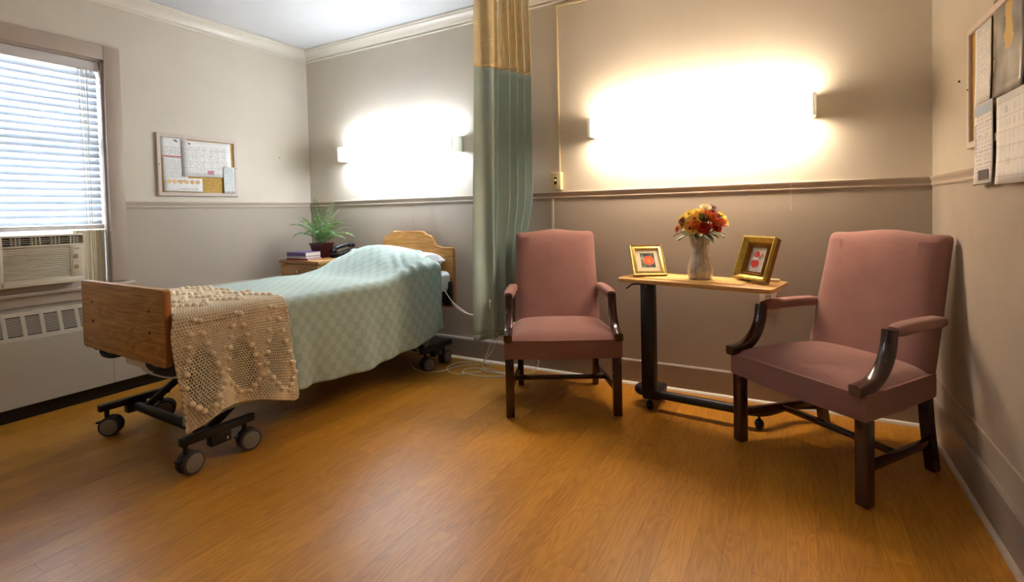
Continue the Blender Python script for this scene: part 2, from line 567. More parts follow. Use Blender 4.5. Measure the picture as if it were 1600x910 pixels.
sweep('trim_4', rail, 'left', -1.48, 0, 'trim_t', 'taupe chair rail on the window wall')
sweep('trim_5', rail, 'back', 0, RW, 'trim_t', 'taupe chair rail across the back wall')
sweep('trim_6', rail, 'right', FRONT, 0, 'trim_t', 'taupe chair rail on the right wall')
bb = [(0, 0.0), (0.014, 0.0), (0.014, 0.148), (0.009, 0.155), (0, 0.157)]
sweep('baseboard_back', bb, 'back', 0, RW, 'base', 'taupe baseboard along the back wall', 'baseboard')
sweep('baseboard_right', [(0, 0.0), (0.014, 0.0), (0.014, 0.160), (0.009, 0.170), (0, 0.172)], 'right', FRONT, 0, 'base', 'taupe baseboard along the right wall', 'baseboard')
q = [(0.014, 0)] + [(0.014 + 0.016 * math.cos(a), 0.016 * math.sin(a)) for a in [R(x) for x in (0, 25, 50, 70, 90)]]
sweep('trim_7', q, 'back', 0, RW, 'trim', 'pale quarter round strip at the foot of the back wall')
sweep('trim_8', q, 'right', FRONT, 0, 'trim_t', 'quarter round strip at the foot of the right wall')
sweep('trim_9', [(0, 0.276), (0.004, 0.276), (0.004, 0.284), (0, 0.284)], 'right', FRONT, 0, 'trim_t', 'thin seam strip low on the right wall')

# window
b = B(); rng(b, -0.20, 0.0, WY1 - 0.012, WY1, WZ0, WZ1); rng(b, -0.20, 0.0, WY0, WY0 + 0.012, WZ0, WZ1); rng(b, -0.20, 0, WY0, WY1, WZ1 - 0.012, WZ1)
win = struct(obj('window_1', b, 'casing'), 'sash window in a taupe casing behind white blinds', 'window')
b = B(); rng(b, 0, 0.022, WY1, -1.48, WZ0, 2.24, 0.003); obj('window_casing', b, 'casing', win)
b = B(); rng(b, 0, 0.022, WY0 - 0.09, WY0, WZ0, 2.24, 0.003); obj('window_casing', b, 'casing', win)
b = B(); rng(b, 0, 0.022, WY0, WY1, WZ1, 2.24, 0.003); obj('window_casing', b, 'casing', win)
b = B(); rng(b, -0.2, 0.052, WY0 - 0.11, -1.455, 0.69, 0.714, 0.006); obj('window_sill', b, 'casing', win)
b = B(); rng(b, 0, 0.02, WY0 - 0.09, -1.48, 0.63, 0.69, 0.003); obj('apron', b, 'casing', win)
def sash(z0, z1, x):
    b = B()
    rng(b, x - 0.018, x + 0.018, WY0 + 0.012, WY0 + 0.06, z0, z1, 0.003); rng(b, x - 0.018, x + 0.018, WY1 - 0.06, WY1 - 0.012, z0, z1, 0.003)
    rng(b, x - 0.018, x + 0.018, WY0 + 0.05, WY1 - 0.05, z0, z0 + 0.045, 0.003); rng(b, x - 0.018, x + 0.018, WY0 + 0.05, WY1 - 0.05, z1 - 0.045, z1, 0.003)
    o = obj('sash', b, 'sash', win)
    b = B(); rng(b, x - 0.003, x + 0.003, WY0 + 0.05, WY1 - 0.05, z0 + 0.04, z1 - 0.04); obj('pane', b, 'glass', o)
sash(1.60, 2.132, -0.165); sash(1.0335, 1.64, -0.125)

# ================================================================== LARGE FITTINGS
# window blind: head rail, slats, bottom rail, ladder cords, wand
bl = thing('window_blind', 'white slatted blind lowered over the bright window', 'blind', (-0.045, (WY0 + WY1) / 2, 1.08))
BY0, BY1 = WY0 + 0.018, WY1 - 0.022
b = B(); rng(b, -0.075, -0.02, BY0, BY1, 2.085, 2.130, 0.004); hr = obj('head_rail', b, 'blind_o', bl, world=True)
b = B(); rng(b, -0.018, -0.012, BY0, BY1 + 0.006, 2.070, 2.132, 0.002); obj('valance', b, 'blind_o', hr, world=True)
b = B()
prof = [(-0.025 + 0.05 * i / 8, 0.0035 * (1 - ((i - 4) / 4) ** 2)) for i in range(9)]
outl = prof + [(a, c - 0.0026) for a, c in prof[::-1]]
prism(b, outl, BY0, BY1, lambda a, c, d: (a, d, c))
bmesh.ops.recalc_face_normals(b, faces=b.faces[:])
sme = bpy.data.meshes.new('slat'); b.to_mesh(sme); b.free(); finish(sme, True, 40); sme.materials.append(M['blind'])
nsl = 23
base_l = Vector((-0.045, (WY0 + WY1) / 2, 1.08))
for i in range(nsl):
    z = 1.118 + (2.050 - 1.118) * i / (nsl - 1)
    inst('slat', sme, bl, Matrix.Translation((-0.045, 0, z)) .__class__(Matrix.Translation(Vector((-0.045, 0, z)) - base_l)) @ Matrix.Rotation(R(62 + random.uniform(-2, 2)), 4, 'Y'))
b = B(); rng(b, -0.070, -0.012, BY0, BY1 + 0.002, 1.064, 1.092, 0.004); obj('bottom_rail', b, 'blind_o', bl, world=True)
for y in (BY1 - 0.10, BY0 + 0.12):
    b = B()
    for x in (-0.072, -0.019): tube(b, [(x, y, 1.09), (x, y, 2.09)], 0.0009, 5)
    obj('ladder_cord', b, 'blind_o', bl, world=True)
b = B(); tube(b, [(-0.008, BY1 - 0.06, 2.08), (-0.006, BY1 - 0.062, 1.62)], 0.0035, 6); obj('tilt_wand', b, 'blind_o', bl, world=True)
for k, (y, z) in enumerate(((-1.700, 0.80), (-1.682, 0.775), (-1.672, 0.79))):
    b = B(); tube(b, spline([(-0.006, y, 2.08), (0.03, y, 1.5), (0.035, y, 1.06), (0.038, y + 0.002, z)], 6), 0.0022, 5); obj('pull_cord', b, 'cord', bl, world=True)

# air conditioner set in the lower sash
AY0, AY1, AZ0, AZ1, AX = -2.128, -1.735, 0.752, 1.042, 0.10
ac = thing('air_conditioner', 'ivory window air conditioner under the blind', 'air conditioner', (0, (AY0 + AY1) / 2, AZ0))
b = B(); rng(b, -0.30, AX - 0.045, AY0 + 0.012, AY1 - 0.012, AZ0 - 0.0, AZ1 - 0.01, 0.004); obj('body', b, 'ac', ac, world=True)
GY0, GY1 = AY0 + 0.022, AY1 - 0.078    # intake grille
VZ0, VZ1 = AZ1 - 0.058, AZ1 - 0.012    # top air vent
b = B()
rng(b, AX - 0.046, AX, AY0, AY0 + 0.022, AZ0, AZ1, 0.004); rng(b, AX - 0.046, AX, AY1 - 0.014, AY1, AZ0, AZ1, 0.004)
rng(b, AX - 0.046, AX, AY0 + 0.01, AY1 - 0.01, AZ1 - 0.012, AZ1, 0.003); rng(b, AX - 0.046, AX, AY0 + 0.01, AY1 - 0.01, AZ0, AZ0 + 0.035, 0.003)
rng(b, AX - 0.046, AX, AY0 + 0.01, AY1 - 0.01, VZ0 - 0.012, VZ0, 0.002)
rng(b, AX - 0.046, AX, GY1, AY1 - 0.01, AZ0 + 0.03, VZ0 - 0.01, 0.002)
fr = obj('front_panel', b, 'ac', ac, world=True)
b = B(); rng(b, AX - 0.045, AX - 0.040, AY0 + 0.015, AY1 - 0.012, VZ0 - 0.002, VZ1 + 0.002); rng(b, AX - 0.03, AX - 0.024, GY0 - 0.002, GY1 + 0.002, AZ0 + 0.03, VZ0 - 0.008); obj('vent_interior', b, 'ac_d', ac, world=True)
ns = 15
for i in range(ns):
    z = AZ0 + 0.041 + (VZ0 - 0.02 - AZ0 - 0.041) * i / (ns - 1)
    b = B(); box(b, (0, 0, 0), (0.016, GY1 - GY0 + 0.004, 0.0088), 0.0015, Matrix.Translation((AX - 0.010, (GY0 + GY1) / 2, z)) @ Matrix.Rotation(R(18), 4, 'Y'), 1)
    obj('grille_slat', b, 'ac', ac, world=True)
for i in range(3):
    z = VZ0 + (VZ1 - VZ0) * (i + 1) / 4
    b = B(); rng(b, AX - 0.02, AX - 0.008, AY0 + 0.015, AY1 - 0.012, z - 0.0016, z + 0.0016); obj('vent_louver', b, 'ac', ac, world=True)
nv = 12
for i in range(nv):
    y = AY0 + 0.035 + (AY1 - AY0 - 0.055) * (i // 3 + (0.52, 0.72, 0.92)[i % 3] - 0.22) / 3.9
    b = B(); rng(b, AX - 0.036, AX - 0.006, y - 0.0018, y + 0.0018, VZ0 - 0.002, VZ1 + 0.002); obj('vent_fin', b, 'ac', ac, world=True)
b = B(); rng(b, AX, AX + 0.002, AY1 - 0.068, AY1 - 0.022, AZ0 + 0.055, VZ0 - 0.022, 0.0008, 1); cp = obj('control_panel', b, 'ac', ac, world=True)
for z in (AZ0 + 0.155, AZ0 + 0.092):
    b = B(); cyl(b, (AX + 0.002, AY1 - 0.047, z), (AX + 0.016, AY1 - 0.047, z), 0.014, 0.011, 20); box(b, (AX + 0.019, AY1 - 0.047, z), (0.008, 0.005, 0.022), 0.0015); obj('knob', b, 'ac', cp, world=True)
b = B(); rng(b, AX + 0.002, AX + 0.0025, AY1 - 0.060, AY1 - 0.034, VZ0 - 0.034, VZ0 - 0.029); obj('name_badge', b, pm('badge_blue', (110, 116, 140), 0.4), cp, world=True)
for z in (AZ0 + 0.122, AZ0 + 0.062):
    b = B(); rng(b, AX + 0.002, AX + 0.0023, AY1 - 0.060, AY1 - 0.032, z, z + 0.0018); obj('panel_line', b, pm('badge_grey', (150, 142, 126), 0.5), cp, world=True)
# folding side curtain of the unit
for y0, y1 in ((AY1 - 0.012, WY1 - 0.013), (WY0 + 0.013, AY0 + 0.012)):
    b = B()
    n = 14
    pts = [(0.02 + (0.010 if i % 2 else -0.004), y0 + (y1 - y0) * i / n) for i in range(n + 1)]
    outl = pts + [(x - 0.004, y) for x, y in pts[::-1]]
    prism(b, outl, 0.714, 1.058, lambda a, c, d: (a - 0.05, c, d)); obj('side_curtain', b, 'ac', ac, world=True, angle=20)
b = B(); rng(b, -0.06, 0.02, AY0 + 0.002, AY1 - 0.002, 0.714, 0.752, 0.003); obj('support_rail', b, 'casing', ac, world=True)

# convector cabinet along the window wall
cv = thing('convector_heater', 'long beige convector cabinet under the window with slotted top vents', 'heater', (0, -1.6, 0))
CY = [-3.9, -2.76, -1.62, -0.48, -0.012]
for y0, y1 in zip(CY, CY[1:]):
    b = B(); prism(b, [(0.0, 0.085), (0.105, 0.085), (0.105, 0.452), (0.098, 0.458), (0.0, 0.458)], y0 + 0.0012, y1 - 0.0012, lambda a, c, d: (a, d, c))
    obj('front_panel', b, 'conv', cv, world=True)
    b = B(); rng(b, 0.0, 0.050, y0 + 0.0005, y1 - 0.0005, 0.596, 0.606, 0.002); obj('top_panel', b, 'conv', cv, world=True)
b = B(); rng(b, 0.0, 0.060, CY[0], CY[-1], 0.0, 0.085); obj('toe_kick', b, 'black', cv, world=True)
b = B(); rng(b, 0.0, 0.035, CY[0], CY[-1], 0.458, 0.592); obj('dark_interior', b, 'ac_d', cv, world=True)
# sloping slotted vent face: bars between slots, in banks
bot, top = Vector((0.103, 0, 0.458)), Vector((0.052, 0, 0.603))
sl = (top - bot)
nrm = Vector((sl.z, 0, -sl.x)).normalized()
def sface(b, y0, y1, t0, t1, th=0.003):
    p = [bot + sl * t0, bot + sl * t1]
    vv = []
    for off in (0, -th):
        for t in (0, 1):
            for y in (y0, y1):
                c = p[t] + nrm * off
                vv.append(b.verts.new((c.x, y, c.z)))
    for f in ((0, 1, 3, 2), (4, 6, 7, 5), (0, 4, 5, 1), (2, 3, 7, 6), (0, 2, 6, 4), (1, 5, 7, 3)):
        b.faces.new([vv[i] for i in f])
for y0, y1 in zip(CY, CY[1:]):
    b = B()
    sface(b, y0 + 0.001, y1 - 0.001, 0.0, 0.13); sface(b, y0 + 0.001, y1 - 0.001, 0.87, 1.0)
    nb = max(1, int(round((y1 - y0) / 0.0815)))
    pitch = (y1 - y0) / nb
    for k in range(nb + 1):
        yc = y0 + pitch * k
        sface(b, max(y0 + 0.001, yc - 0.009), min(y1 - 0.001, yc + 0.009), 0.13, 0.87)
    nsl_ = 13
    for j in range(1, nsl_):
        t = 0.13 + 0.74 * j / nsl_
        sface(b, y0 + 0.001, y1 - 0.001, t - 0.013, t + 0.013)
    o = obj('vent_grille', b, 'conv', cv, world=True, smooth=False)
    o['kind'] = 'stuff'

# wall lights over the bed and over the chairs
def wall_light(xc, length, z, lampmat, label, cord):
    t = thing('wall_light', label, 'light', on_back(xc, z), 'long wall lights')
    h, d, L = 0.118, 0.130, length
    b = B(); box(b, (0, 0, 0.012), (L - 0.01, h * 0.8, 0.022), 0.003); obj('back_plate', b, 'lampend', t)
    b = B(); box(b, (0, 0, d - 0.006), (L - 0.034, h - 0.004, 0.008), 0.003, None, 2); obj('front_diffuser', b, lampmat + '_f', t)
    for s in (-1, 1):
        b = B(); box(b, (0, s * (h / 2 - 0.011), 0.062 + (d - 0.074) / 2), (L - 0.038, 0.006, d - 0.076), 0.002, None, 1); obj('lens', b, lampmat + ('_d' if s < 0 else ''), t)
    for s in (-1, 1):
        b = B(); box(b, (s * (L / 2 - 0.009), 0, d / 2), (0.018, h, d), 0.003); obj('end_cap', b, 'lampcap', t)
    b = B(); box(b, (0, -h / 2 + 0.001, d - 0.010), (L - 0.03, 0.003, 0.006)); obj('bottom_trim', b, 'lampend', t)
    if cord:
        b = B(); cyl(b, (0.49, -h / 2 - 0.001, d - 0.03), (0.49, -h / 2 - 0.012, d - 0.03), 0.006, 0.004, 10)
        sw = obj('pull_switch', b, 'lampend', t)
        b = B(); tube(b, [(0.49, -h / 2 - 0.01, d - 0.03), (0.495, -0.30, d - 0.04), (0.502, -0.525, d - 0.045)], 0.0013, 6)
        cyl(b, (0.502, -0.520, d - 0.045), (0.502, -0.545, d - 0.045), 0.002, 0.004, 8)
        obj('pull_cord', b, 'cord', sw)
    else:
        b = B(); cyl(b, (0.54, -h / 2 - 0.001, d - 0.03), (0.54, -h / 2 - 0.010, d - 0.03), 0.006, 0.004, 10); obj('pull_switch', b, 'lampend', t)
    return t
wall_light(1.112, 1.20, 1.628, 'lamp_cool', 'white glowing wall light above the bed headboard', False)
wall_light(3.368, 1.235, 1.632, 'lamp_warm', 'warm glowing wall light above the flowers with pull cord', True)

# added fill light on the ceiling, out of view, softly brightens the chair fronts
cl = thing('added_fill_light', 'added fill light on the ceiling in the near half of the room', 'light', (2.3, -3.75, RH))
b = B(); box(b, (0, 0, -0.012), (1.24, 0.32, 0.024), 0.004); obj('fill_housing', b, 'lampend', cl)
b = B(); box(b, (0, 0, -0.048), (1.20, 0.28, 0.05), 0.02, None, 3); obj('fill_diffuser', b, emit_mat('fill_light_glow', (255, 246, 234), LAMP_FILL), cl)

# ================================================================== BED
BED = place(1.187, -1.03, 0, -1.74)
bed = thing('hospital_bed', 'adjustable hospital bed with oak head and foot boards on black wheeled base', 'bed', BED)
HY, FY = 0.965, -0.970
def arc(cx, cy, r, a0, a1, n=6): return [(cx + r * math.cos(R(a0 + (a1 - a0) * i / n)), cy + r * math.sin(R(a0 + (a1 - a0) * i / n))) for i in range(n + 1)]
half = [(0.0, 0.977), (0.150, 0.977)] + [(0.160, 0.966), (0.172, 0.955), (0.190, 0.947), (0.210, 0.941)] + arc(0.222, 0.911, 0.030, 90, 20, 5) + [(0.262, 0.878), (0.276, 0.864), (0.298, 0.855), (0.330, 0.853)] + [(0.430, 0.853), (0.440, 0.849), (0.445, 0.838), (0.445, 0.40)]
outl = half + [(-a, c) for a, c in half[::-1]][:-1]
b = B(); prism(b, outl, HY - 0.016, HY + 0.014, lambda a, c, d: (a, d, c), 0.005)
hb = obj('headboard', b, 'oak_b', bed)
b = B(); rng(b, 0.4445, 0.4475, HY - 0.012, HY + 0.010, 0.41, 0.838); obj('edge_band', b, 'oak_edge', hb)
fo = arc(0.392, 0.508, 0.022, 0, -90, 4)
fo = [(0.405, 0.820), (0.414, 0.811)] + fo
outl = [(a, c) for a, c in fo] + [(-a, c) for a, c in fo[::-1]]
b = B(); prism(b, outl, FY - 0.015, FY + 0.015, lambda a, c, d: (a, d, c), 0.004)
fb = obj('footboard', b, 'oak_b', bed)
b = B(); rng(b, 0.4135, 0.4175, FY - 0.013, FY + 0.013, 0.512, 0.806, 0.001); obj('edge_band', b, 'oak_edge', fb)
for s in (-1, 1):
    for z in (0.720, 0.625):
        b = B(); cyl(b, (s * 0.285, FY - 0.0145, z), (s * 0.285, FY - 0.0185, z), 0.0075, 0.006, 12); obj('bolt', b, 'pin', fb)
b = B(); box(b, (0, 0.01, 0.605), (0.87, 1.87, 0.15), 0.04, None, 4); obj('mattress', b, 'sheet', bed)
b = B()
rng(b, -0.43, -0.39, -0.94, 0.93, 0.455, 0.515, 0.003); rng(b, 0.39, 0.43, -0.94, 0.93, 0.455, 0.515, 0.003)
for y in (-0.92, -0.45, 0.0, 0.45, 0.92): rng(b, -0.40, 0.40, y - 0.02, y + 0.02, 0.46, 0.505, 0.003)
rng(b, -0.41, 0.41, -0.9, 0.9, 0.512, 0.528)
obj('deck_frame', b, 'black', bed)
b = B(); rng(b, 0.395, 0.452, 0.885, 0.935, 0.425, 0.50, 0.004); rng(b, 0.425, 0.455, 0.895, 0.93, 0.49, 0.60, 0.004); rng(b, 0.35, 0.455, 0.90, 0.925, 0.585, 0.605, 0.004)
rng(b, -0.452, -0.395, 0.885, 0.935, 0.425, 0.60, 0.004); obj('headboard_bracket', b, 'black', bed)
for s in (-1, 1):
    b = B(); tube(b, spline([(s * 0.24 - 0.085, FY + 0.03, 0.490), (s * 0.24 - 0.07, FY + 0.025, 0.462), (s * 0.24 - 0.02, FY + 0.02, 0.450), (s * 0.24 + 0.04, FY + 0.03, 0.452), (s * 0.24 + 0.09, FY + 0.06, 0.465)], 5), 0.013, 8); obj('foot_handle', b, 'black', bed)
# hanging bit of sheet and loop of wire at the foot
b = B(); rng(b, -0.06, 0.21, FY + 0.025, FY + 0.030, 0.435, 0.53, 0.002); obj('sheet_corner', b, 'sheet', bed)
b = B(); tube(b, spline([(0.02, FY + 0.05, 0.46), (0.10, FY + 0.03, 0.428), (0.22, FY + 0.03, 0.418), (0.36, FY + 0.04, 0.425), (0.42, FY + 0.10, 0.44)], 6), 0.004, 6); obj('bed_wire', b, 'white_c', bed)
# wheeled base
def bar(p0, p1, w, h, bev=0.003):
    p0, p1 = Vector(p0), Vector(p1)
    d = p1 - p0
    X = d.normalized(); Zr = Vector((0, 0, 1)) if abs(X.z) < 0.95 else Vector((1, 0, 0))
    Y = Zr.cross(X).normalized(); Z = X.cross(Y)
    b = B(); box(b, (0, 0, 0), (d.length, w, h), bev, basis(X, Y, Z, (p0 + p1) / 2))
    return b
for yc in (-0.775, 0.775):
    for s in (-1, 1):
        obj('base_rail', bar((s * 0.405, yc - 0.165, 0.148), (s * 0.405, yc + 0.165, 0.148), 0.032, 0.034), 'black', bed)
        b = B(); rng(b, s * 0.405 - 0.022, s * 0.405 + 0.022, yc - 0.045, yc + 0.045, 0.085, 0.135, 0.003); br = obj('corner_bracket', b, 'black', bed)
        b = B(); cyl(b, (s * 0.427, yc + 0.025, 0.105), (s * 0.433, yc + 0.025, 0.105), 0.007, 0.006, 12); obj('bolt', b, 'chrome', br)
    b = B(); tube(b, [(-0.40, yc, 0.112), (0.40, yc, 0.112)], 0.024, 14); obj('cross_tube', b, 'black', bed)
sgn = {-0.775: 1, 0.775: -1}
for yc in (-0.775, 0.775):
    for s in (-1, 1):
        obj('lift_arm', bar((s * 0.30, yc, 0.115), (s * 0.30, yc + sgn[yc] * 0.52, 0.455), 0.022, 0.036), 'black', bed)
    b = B(); tube(b, [(-0.38, yc + sgn[yc] * 0.5, 0.445), (0.38, yc + sgn[yc] * 0.5, 0.445)], 0.016, 10); obj('pivot_tube', b, 'black', bed)
b = B(); rng(b, -0.12, 0.12, -0.25, 0.35, 0.36, 0.44, 0.01); obj('motor_box', b, 'black', bed)
def caster(x, y, ang, parent):
    Mx = place(x, y, 0, ang)
    b = B()
    cyl(b, (0, 0, 0.095), (0, 0, 0.134), 0.011, 0.011, 12)
    for s in (-1, 1):
        pass
    prism(b, arc(0.018, 0.052, 0.046, 10, 190, 12), -0.008, 0.008, lambda a, c, d: (a, d, c), 0.003)
    b.transform(Mx)
    t = obj('caster', b, 'black', parent)
    for s in (-1, 1):
        b = B(); prism(b, arc(0.018, 0.050, 0.050, 0, 345, 23), s * 0.009, s * 0.030, lambda a, c, d: (a, d, c), 0.004, 2); b.transform(Mx); obj('wheel', b, 'rubber', t)
        b = B(); prism(b, arc(0.018, 0.050, 0.040, 0, 345, 23), s * 0.026, s * 0.0325, lambda a, c, d: (a, d, c), 0.003, 2); b.transform(Mx); obj('hub_cap', b, 'hub', t)
    b = B(); box(b, (-0.030, 0, 0.072), (0.03, 0.034, 0.010), 0.003, Matrix.Rotation(R(0), 4, 'Y')); b.transform(Mx); obj('brake_pedal', b, 'blackp', t)
for (x, y, a) in ((0.405, -0.918, 100), (0.405, -0.655, 80), (-0.405, -0.905, 45), (-0.405, -0.650, 60), (0.405, 0.655, 70), (0.405, 0.86, 100), (-0.405, 0.655, 90), (-0.405, 0.87, 90)):
    caster(x, y, a, bed)

# pillow under the spread
def superpillow(bm, c, hx, hy, hz, n=20, rot=0):
    for sgn_ in (1, -1):
        vs = []
        for i in range(n + 1):
            row = []
            for j in range(n + 1):
                u, v = -1 + 2 * i / n, -1 + 2 * j / n
                e = (max(0, (1 - u ** 4)) * max(0, (1 - v ** 4))) ** 0.33
                x = hx * u * (1 - 0.06 * (1 - abs(v)) * abs(u)) ; y = hy * v * (1 - 0.06 * (1 - abs(u)) * abs(v))
                wob = 0.006 * mnoise.noise(Vector((u * 3, v * 3, 2 + sgn_)))
                row.append(bm.verts.new((c[0] + x, c[1] + y, c[2] + sgn_ * (hz * e + (wob if e > 0.1 else 0)))))
            vs.append(row)
        for i in range(n):
            for j in range(n):
                bm.faces.new((vs[i][j], vs[i + 1][j], vs[i + 1][j + 1], vs[i][j + 1]))
    bmesh.ops.remove_doubles(bm, verts=bm.verts[:], dist=0.0005)
b = B(); superpillow(b, (0, 0, 0), 0.352, 0.178, 0.072)
tag(obj('pillow', b, 'sheet', None, mtx=BED @ place(0.03, 0.760, 0.757)), 'white pillow poking out beneath the bedspread at the headboard', 'pillow')

# bedspread: surface over the bed, in bed coordinates
EDGE, RAD = 0.452, 0.045
def bump(x, y):
    k = sm(0.23, 0.60, y) * (1 - 0.14 * sm(0.64, 0.84, y))
    sx = 1 - 0.88 * min(1.0, abs(x - 0.02) / 0.46) ** 1.9
    return 0.190 * k * sx
def top_z(x, y):
    w = 0.006 * mnoise.noise(Vector((x * 5, y * 4, 0.3))) + 0.012 * sm(0.1, 0.5, y) * mnoise.noise(Vector((x * 9, y * 7, 5.3)))
    w += 0.010 * sm(0.12, 0.36, x) * sm(0.30, 0.5, y) * math.sin((x * 0.8 + y * 1.1) * 58 + 3 * mnoise.noise(Vector((x * 6, y * 6, 2))))
    return 0.697 + bump(x, y) + w
def hem_z(y):
    # height of the hem on the near side
    pts = [(-1.0, 0.245), (-0.5, 0.235), (-0.14, 0.205), (0.1, 0.195), (0.35, 0.21), (0.60, 0.245), (0.80, 0.285)]
    for (a, p), (c, q_) in zip(pts, pts[1:]):
        if y <= c: return p + (q_ - p) * max(0, (y - a) / (c - a))
    return pts[-1][1]
def surf(y, v, off=0.0, hz=None, fold=1.0, seed=0.0):
    """v in [-1.35, 2.0]: |v|<=1 across the top, beyond it down the side (2 = hem)"""
    s = 1 if v >= 0 else -1
    a = abs(v)
    zt = top_z(s * min(a, 1) * (EDGE - RAD), y)
    if a <= 1:
        return Vector((s * a * (EDGE - RAD), y, zt + off))
    h = hem_z(y) if hz is None else hz
    tot = zt - RAD - h
    q_ = (a - 1)
    la = 0.16
    if q_ < la:
        th = q_ / la * PI / 2
        return Vector((s * (EDGE - RAD + (RAD + off) * math.sin(th)), y, zt - RAD + (RAD + off) * math.cos(th)))
    d = (q_ - la) / (1 - la)
    wave = 0.020 * math.sin(y * 13 + 1.3 + seed) + 0.012 * math.sin(y * 29 + 0.4 + seed) + 0.03 * sm(0.35, 0.8, y) * math.sin(y * 17 + d * 4)
    x = EDGE + off + fold * (wave * d ** 1.3 + 0.020 * d) + 0.004 * mnoise.noise(Vector((y * 6, d * 4, 1)))
    if x < EDGE + off - 0.004: x = EDGE + off - 0.004
    return Vector((s * x, y + 0.02 * fold * d * math.sin(y * 9), zt - RAD - d * tot))
bm = B()
uvl = bm.loops.layers.uv.new('UVMap')
ny, nv_ = 150, 130
Y0s, Y1s = -0.945, 0.80
grid_v = []
for i in range(ny + 1):
    row = []
    for j in range(nv_ + 1):
        v = -1.55 + (2.0 + 1.55) * j / nv_
        y = Y0s + (Y1s - Y0s) * i / ny
        if i == ny: y += 0.015 * math.sin(v * 3)
        row.append(bm.verts.new(surf(y, v)))
    grid_v.append(row)
vv_len = lambda j: (-1.55 + 3.55 * j / nv_) * 0.44
for i in range(ny):
    for j in range(nv_):
        f = bm.faces.new((grid_v[i][j], grid_v[i + 1][j], grid_v[i + 1][j + 1], grid_v[i][j + 1]))
        for lp, (a, c) in zip(f.loops, ((i, j), (i + 1, j), (i + 1, j + 1), (i, j + 1))):
            lp[uvl].uv = ((Y1s - Y0s) * a / ny, vv_len(c))
bs = obj('bedspread', bm, 'spread', None, mtx=BED, angle=80)
md = bs.modifiers.new('thick', 'SOLIDIFY'); md.thickness = 0.004; md.offset = 1
tag(bs, 'sage green chequered bedspread draped over bed and pillow', 'bedspread')

# crocheted throw over the foot of the bed
def throw_hem(y):
    pts = [(-0.965, 0.208), (-0.90, 0.228), (-0.82, 0.275), (-0.74, 0.262), (-0.64, 0.246), (-0.55, 0.215), (-0.48, 0.190), (-0.43, 0.20)]
    for (a, p), (c, q_) in zip(pts, pts[1:]):
        if y <= c: return p + (q_ - p) * max(0, (y - a) / (c - a))
    return pts[-1][1]
TY0, TY1 = -0.952, -0.445
def throw_pt(y, t, off):
    """t: metres across from the left edge; 0..0.81 over the top, then down"""
    TL = 0.82
    if t <= TL:
        return surf(y, -1 + 2 * t / TL, off) + Vector((0, 0, 0.004 * mnoise.noise(Vector((t * 14, y * 14, 9)))))
    v = 1 + (t - TL) / 0.50
    p = surf(y, min(v, 2.0), off + 0.004, throw_hem(y), 1.0)
    p.y += -0.030 * sm(0.98, 1.2, v) * (1 - (y - TY0) / (TY1 - TY0)) ** 2
    p.x += 0.012 * sm(1.1, 1.9, v) * (1 + math.sin(y * 22 + 0.8))
    p.y += 0.045 * sm(1.15, 2.0, v) * (1 - (y - TY0) / (TY1 - TY0))
    return p
afg = thing('crochet_throw', 'cream crocheted throw with raised bobbles over the foot of the bed', 'throw', BED)
ca, cb_ = 0.0115, 0.0125
ncx, ncy = int((TY1 - TY0) / ca), int(1.32 / cb_)
def zone(y, t):
    """1 inside the open lace fans, 0 in the close stitches"""
    per = 0.168
    u = ((y - TY0) / per) % 1.0 - 0.5
    row = (t % 0.33) / 0.33
    if t > 0.82:
        row = (t - 0.82) / 0.50
        if row < 0.34 or row > 0.88: return 0.0
        w = 0.42 * math.sin(PI * min(1, max(0, (0.93 - row) / 0.6))) 
        return 1.0 if abs(u) < w else 0.0
    return 1.0 if abs(u) < 0.40 * math.sin(PI * row) else 0.25
bm = B()
dl = bm.verts.layers.deform.verify()
vid = {}
def vert(a, c):
    k = (round(a * 2), c)
    if k not in vid:
        y = TY0 + a * ca; t = c * cb_
        p = throw_pt(y, t, 0.011)
        vtx = bm.verts.new(p)
        vtx[dl][0] = 1.0 - 0.46 * zone(y, t)
        vid[k] = vtx
    return vid[k]
for c in range(ncy):
    off = 0.0 if c % 2 == 0 else 0.5
    for a in range(ncx - 1):
        a0 = a + off
        # brick cells: mid points keep the mesh joined to the offset rows
        ring = [vert(a0, c), vert(a0 + 0.5, c), vert(a0 + 1, c), vert(a0 + 1, c + 1), vert(a0 + 0.5, c + 1), vert(a0, c + 1)]
        try: bm.faces.new(ring)
        except ValueError: pass
cr = obj('crochet_net', bm, 'afghan', afg, angle=70)
cr['kind'] = 'stuff'
vg = cr.vertex_groups.new(name='yarn')
md = cr.modifiers.new('yarn', 'WIREFRAME'); md.thickness = 0.0165; md.vertex_group = 'yarn'; md.use_even_offset = False; md.use_boundary = True; md.thickness_vertex_group = 0.0
bm = B(); sphere(bm, (0, 0, 0), 0.0135, 10, 7, (1, 1, 0.9))
bme = bpy.data.meshes.new('bobble'); bm.to_mesh(bme); bm.free(); finish(bme); bme.materials.append(M['afghan'])
rb = random.Random(11)
def bobble(y, t):
    if not (TY0 + 0.01 < y < TY1 - 0.01): return
    p = throw_pt(y, t, 0.019)
    inst('bobble', bme, afg, Matrix.Translation(p) @ Matrix.Scale(rb.uniform(0.85, 1.15), 4))
per = 0.168
for k in range(4):
    yc = TY0 + per * (k + 0.5)
    for j in range(7):                      # chevrons of bobbles edging each lace fan
        w = 0.012 + 0.068 * j / 6
        t = 0.82 + 0.06 + 0.052 * j
        bobble(yc - w, t); bobble(yc + w, t + 0.006)
    for j in range(4):
        w = 0.075 - 0.055 * j / 3
        bobble(yc - w, 0.82 + 0.365 + 0.026 * j); bobble(yc + w, 0.82 + 0.372 + 0.026 * j)
    for q_ in range(4):
        for j in range(5):
            w = 0.015 + 0.06 * j / 4
            bobble(yc - w, 0.06 + q_ * 0.19 + 0.03 * j); bobble(yc + w, 0.063 + q_ * 0.19 + 0.03 * j)

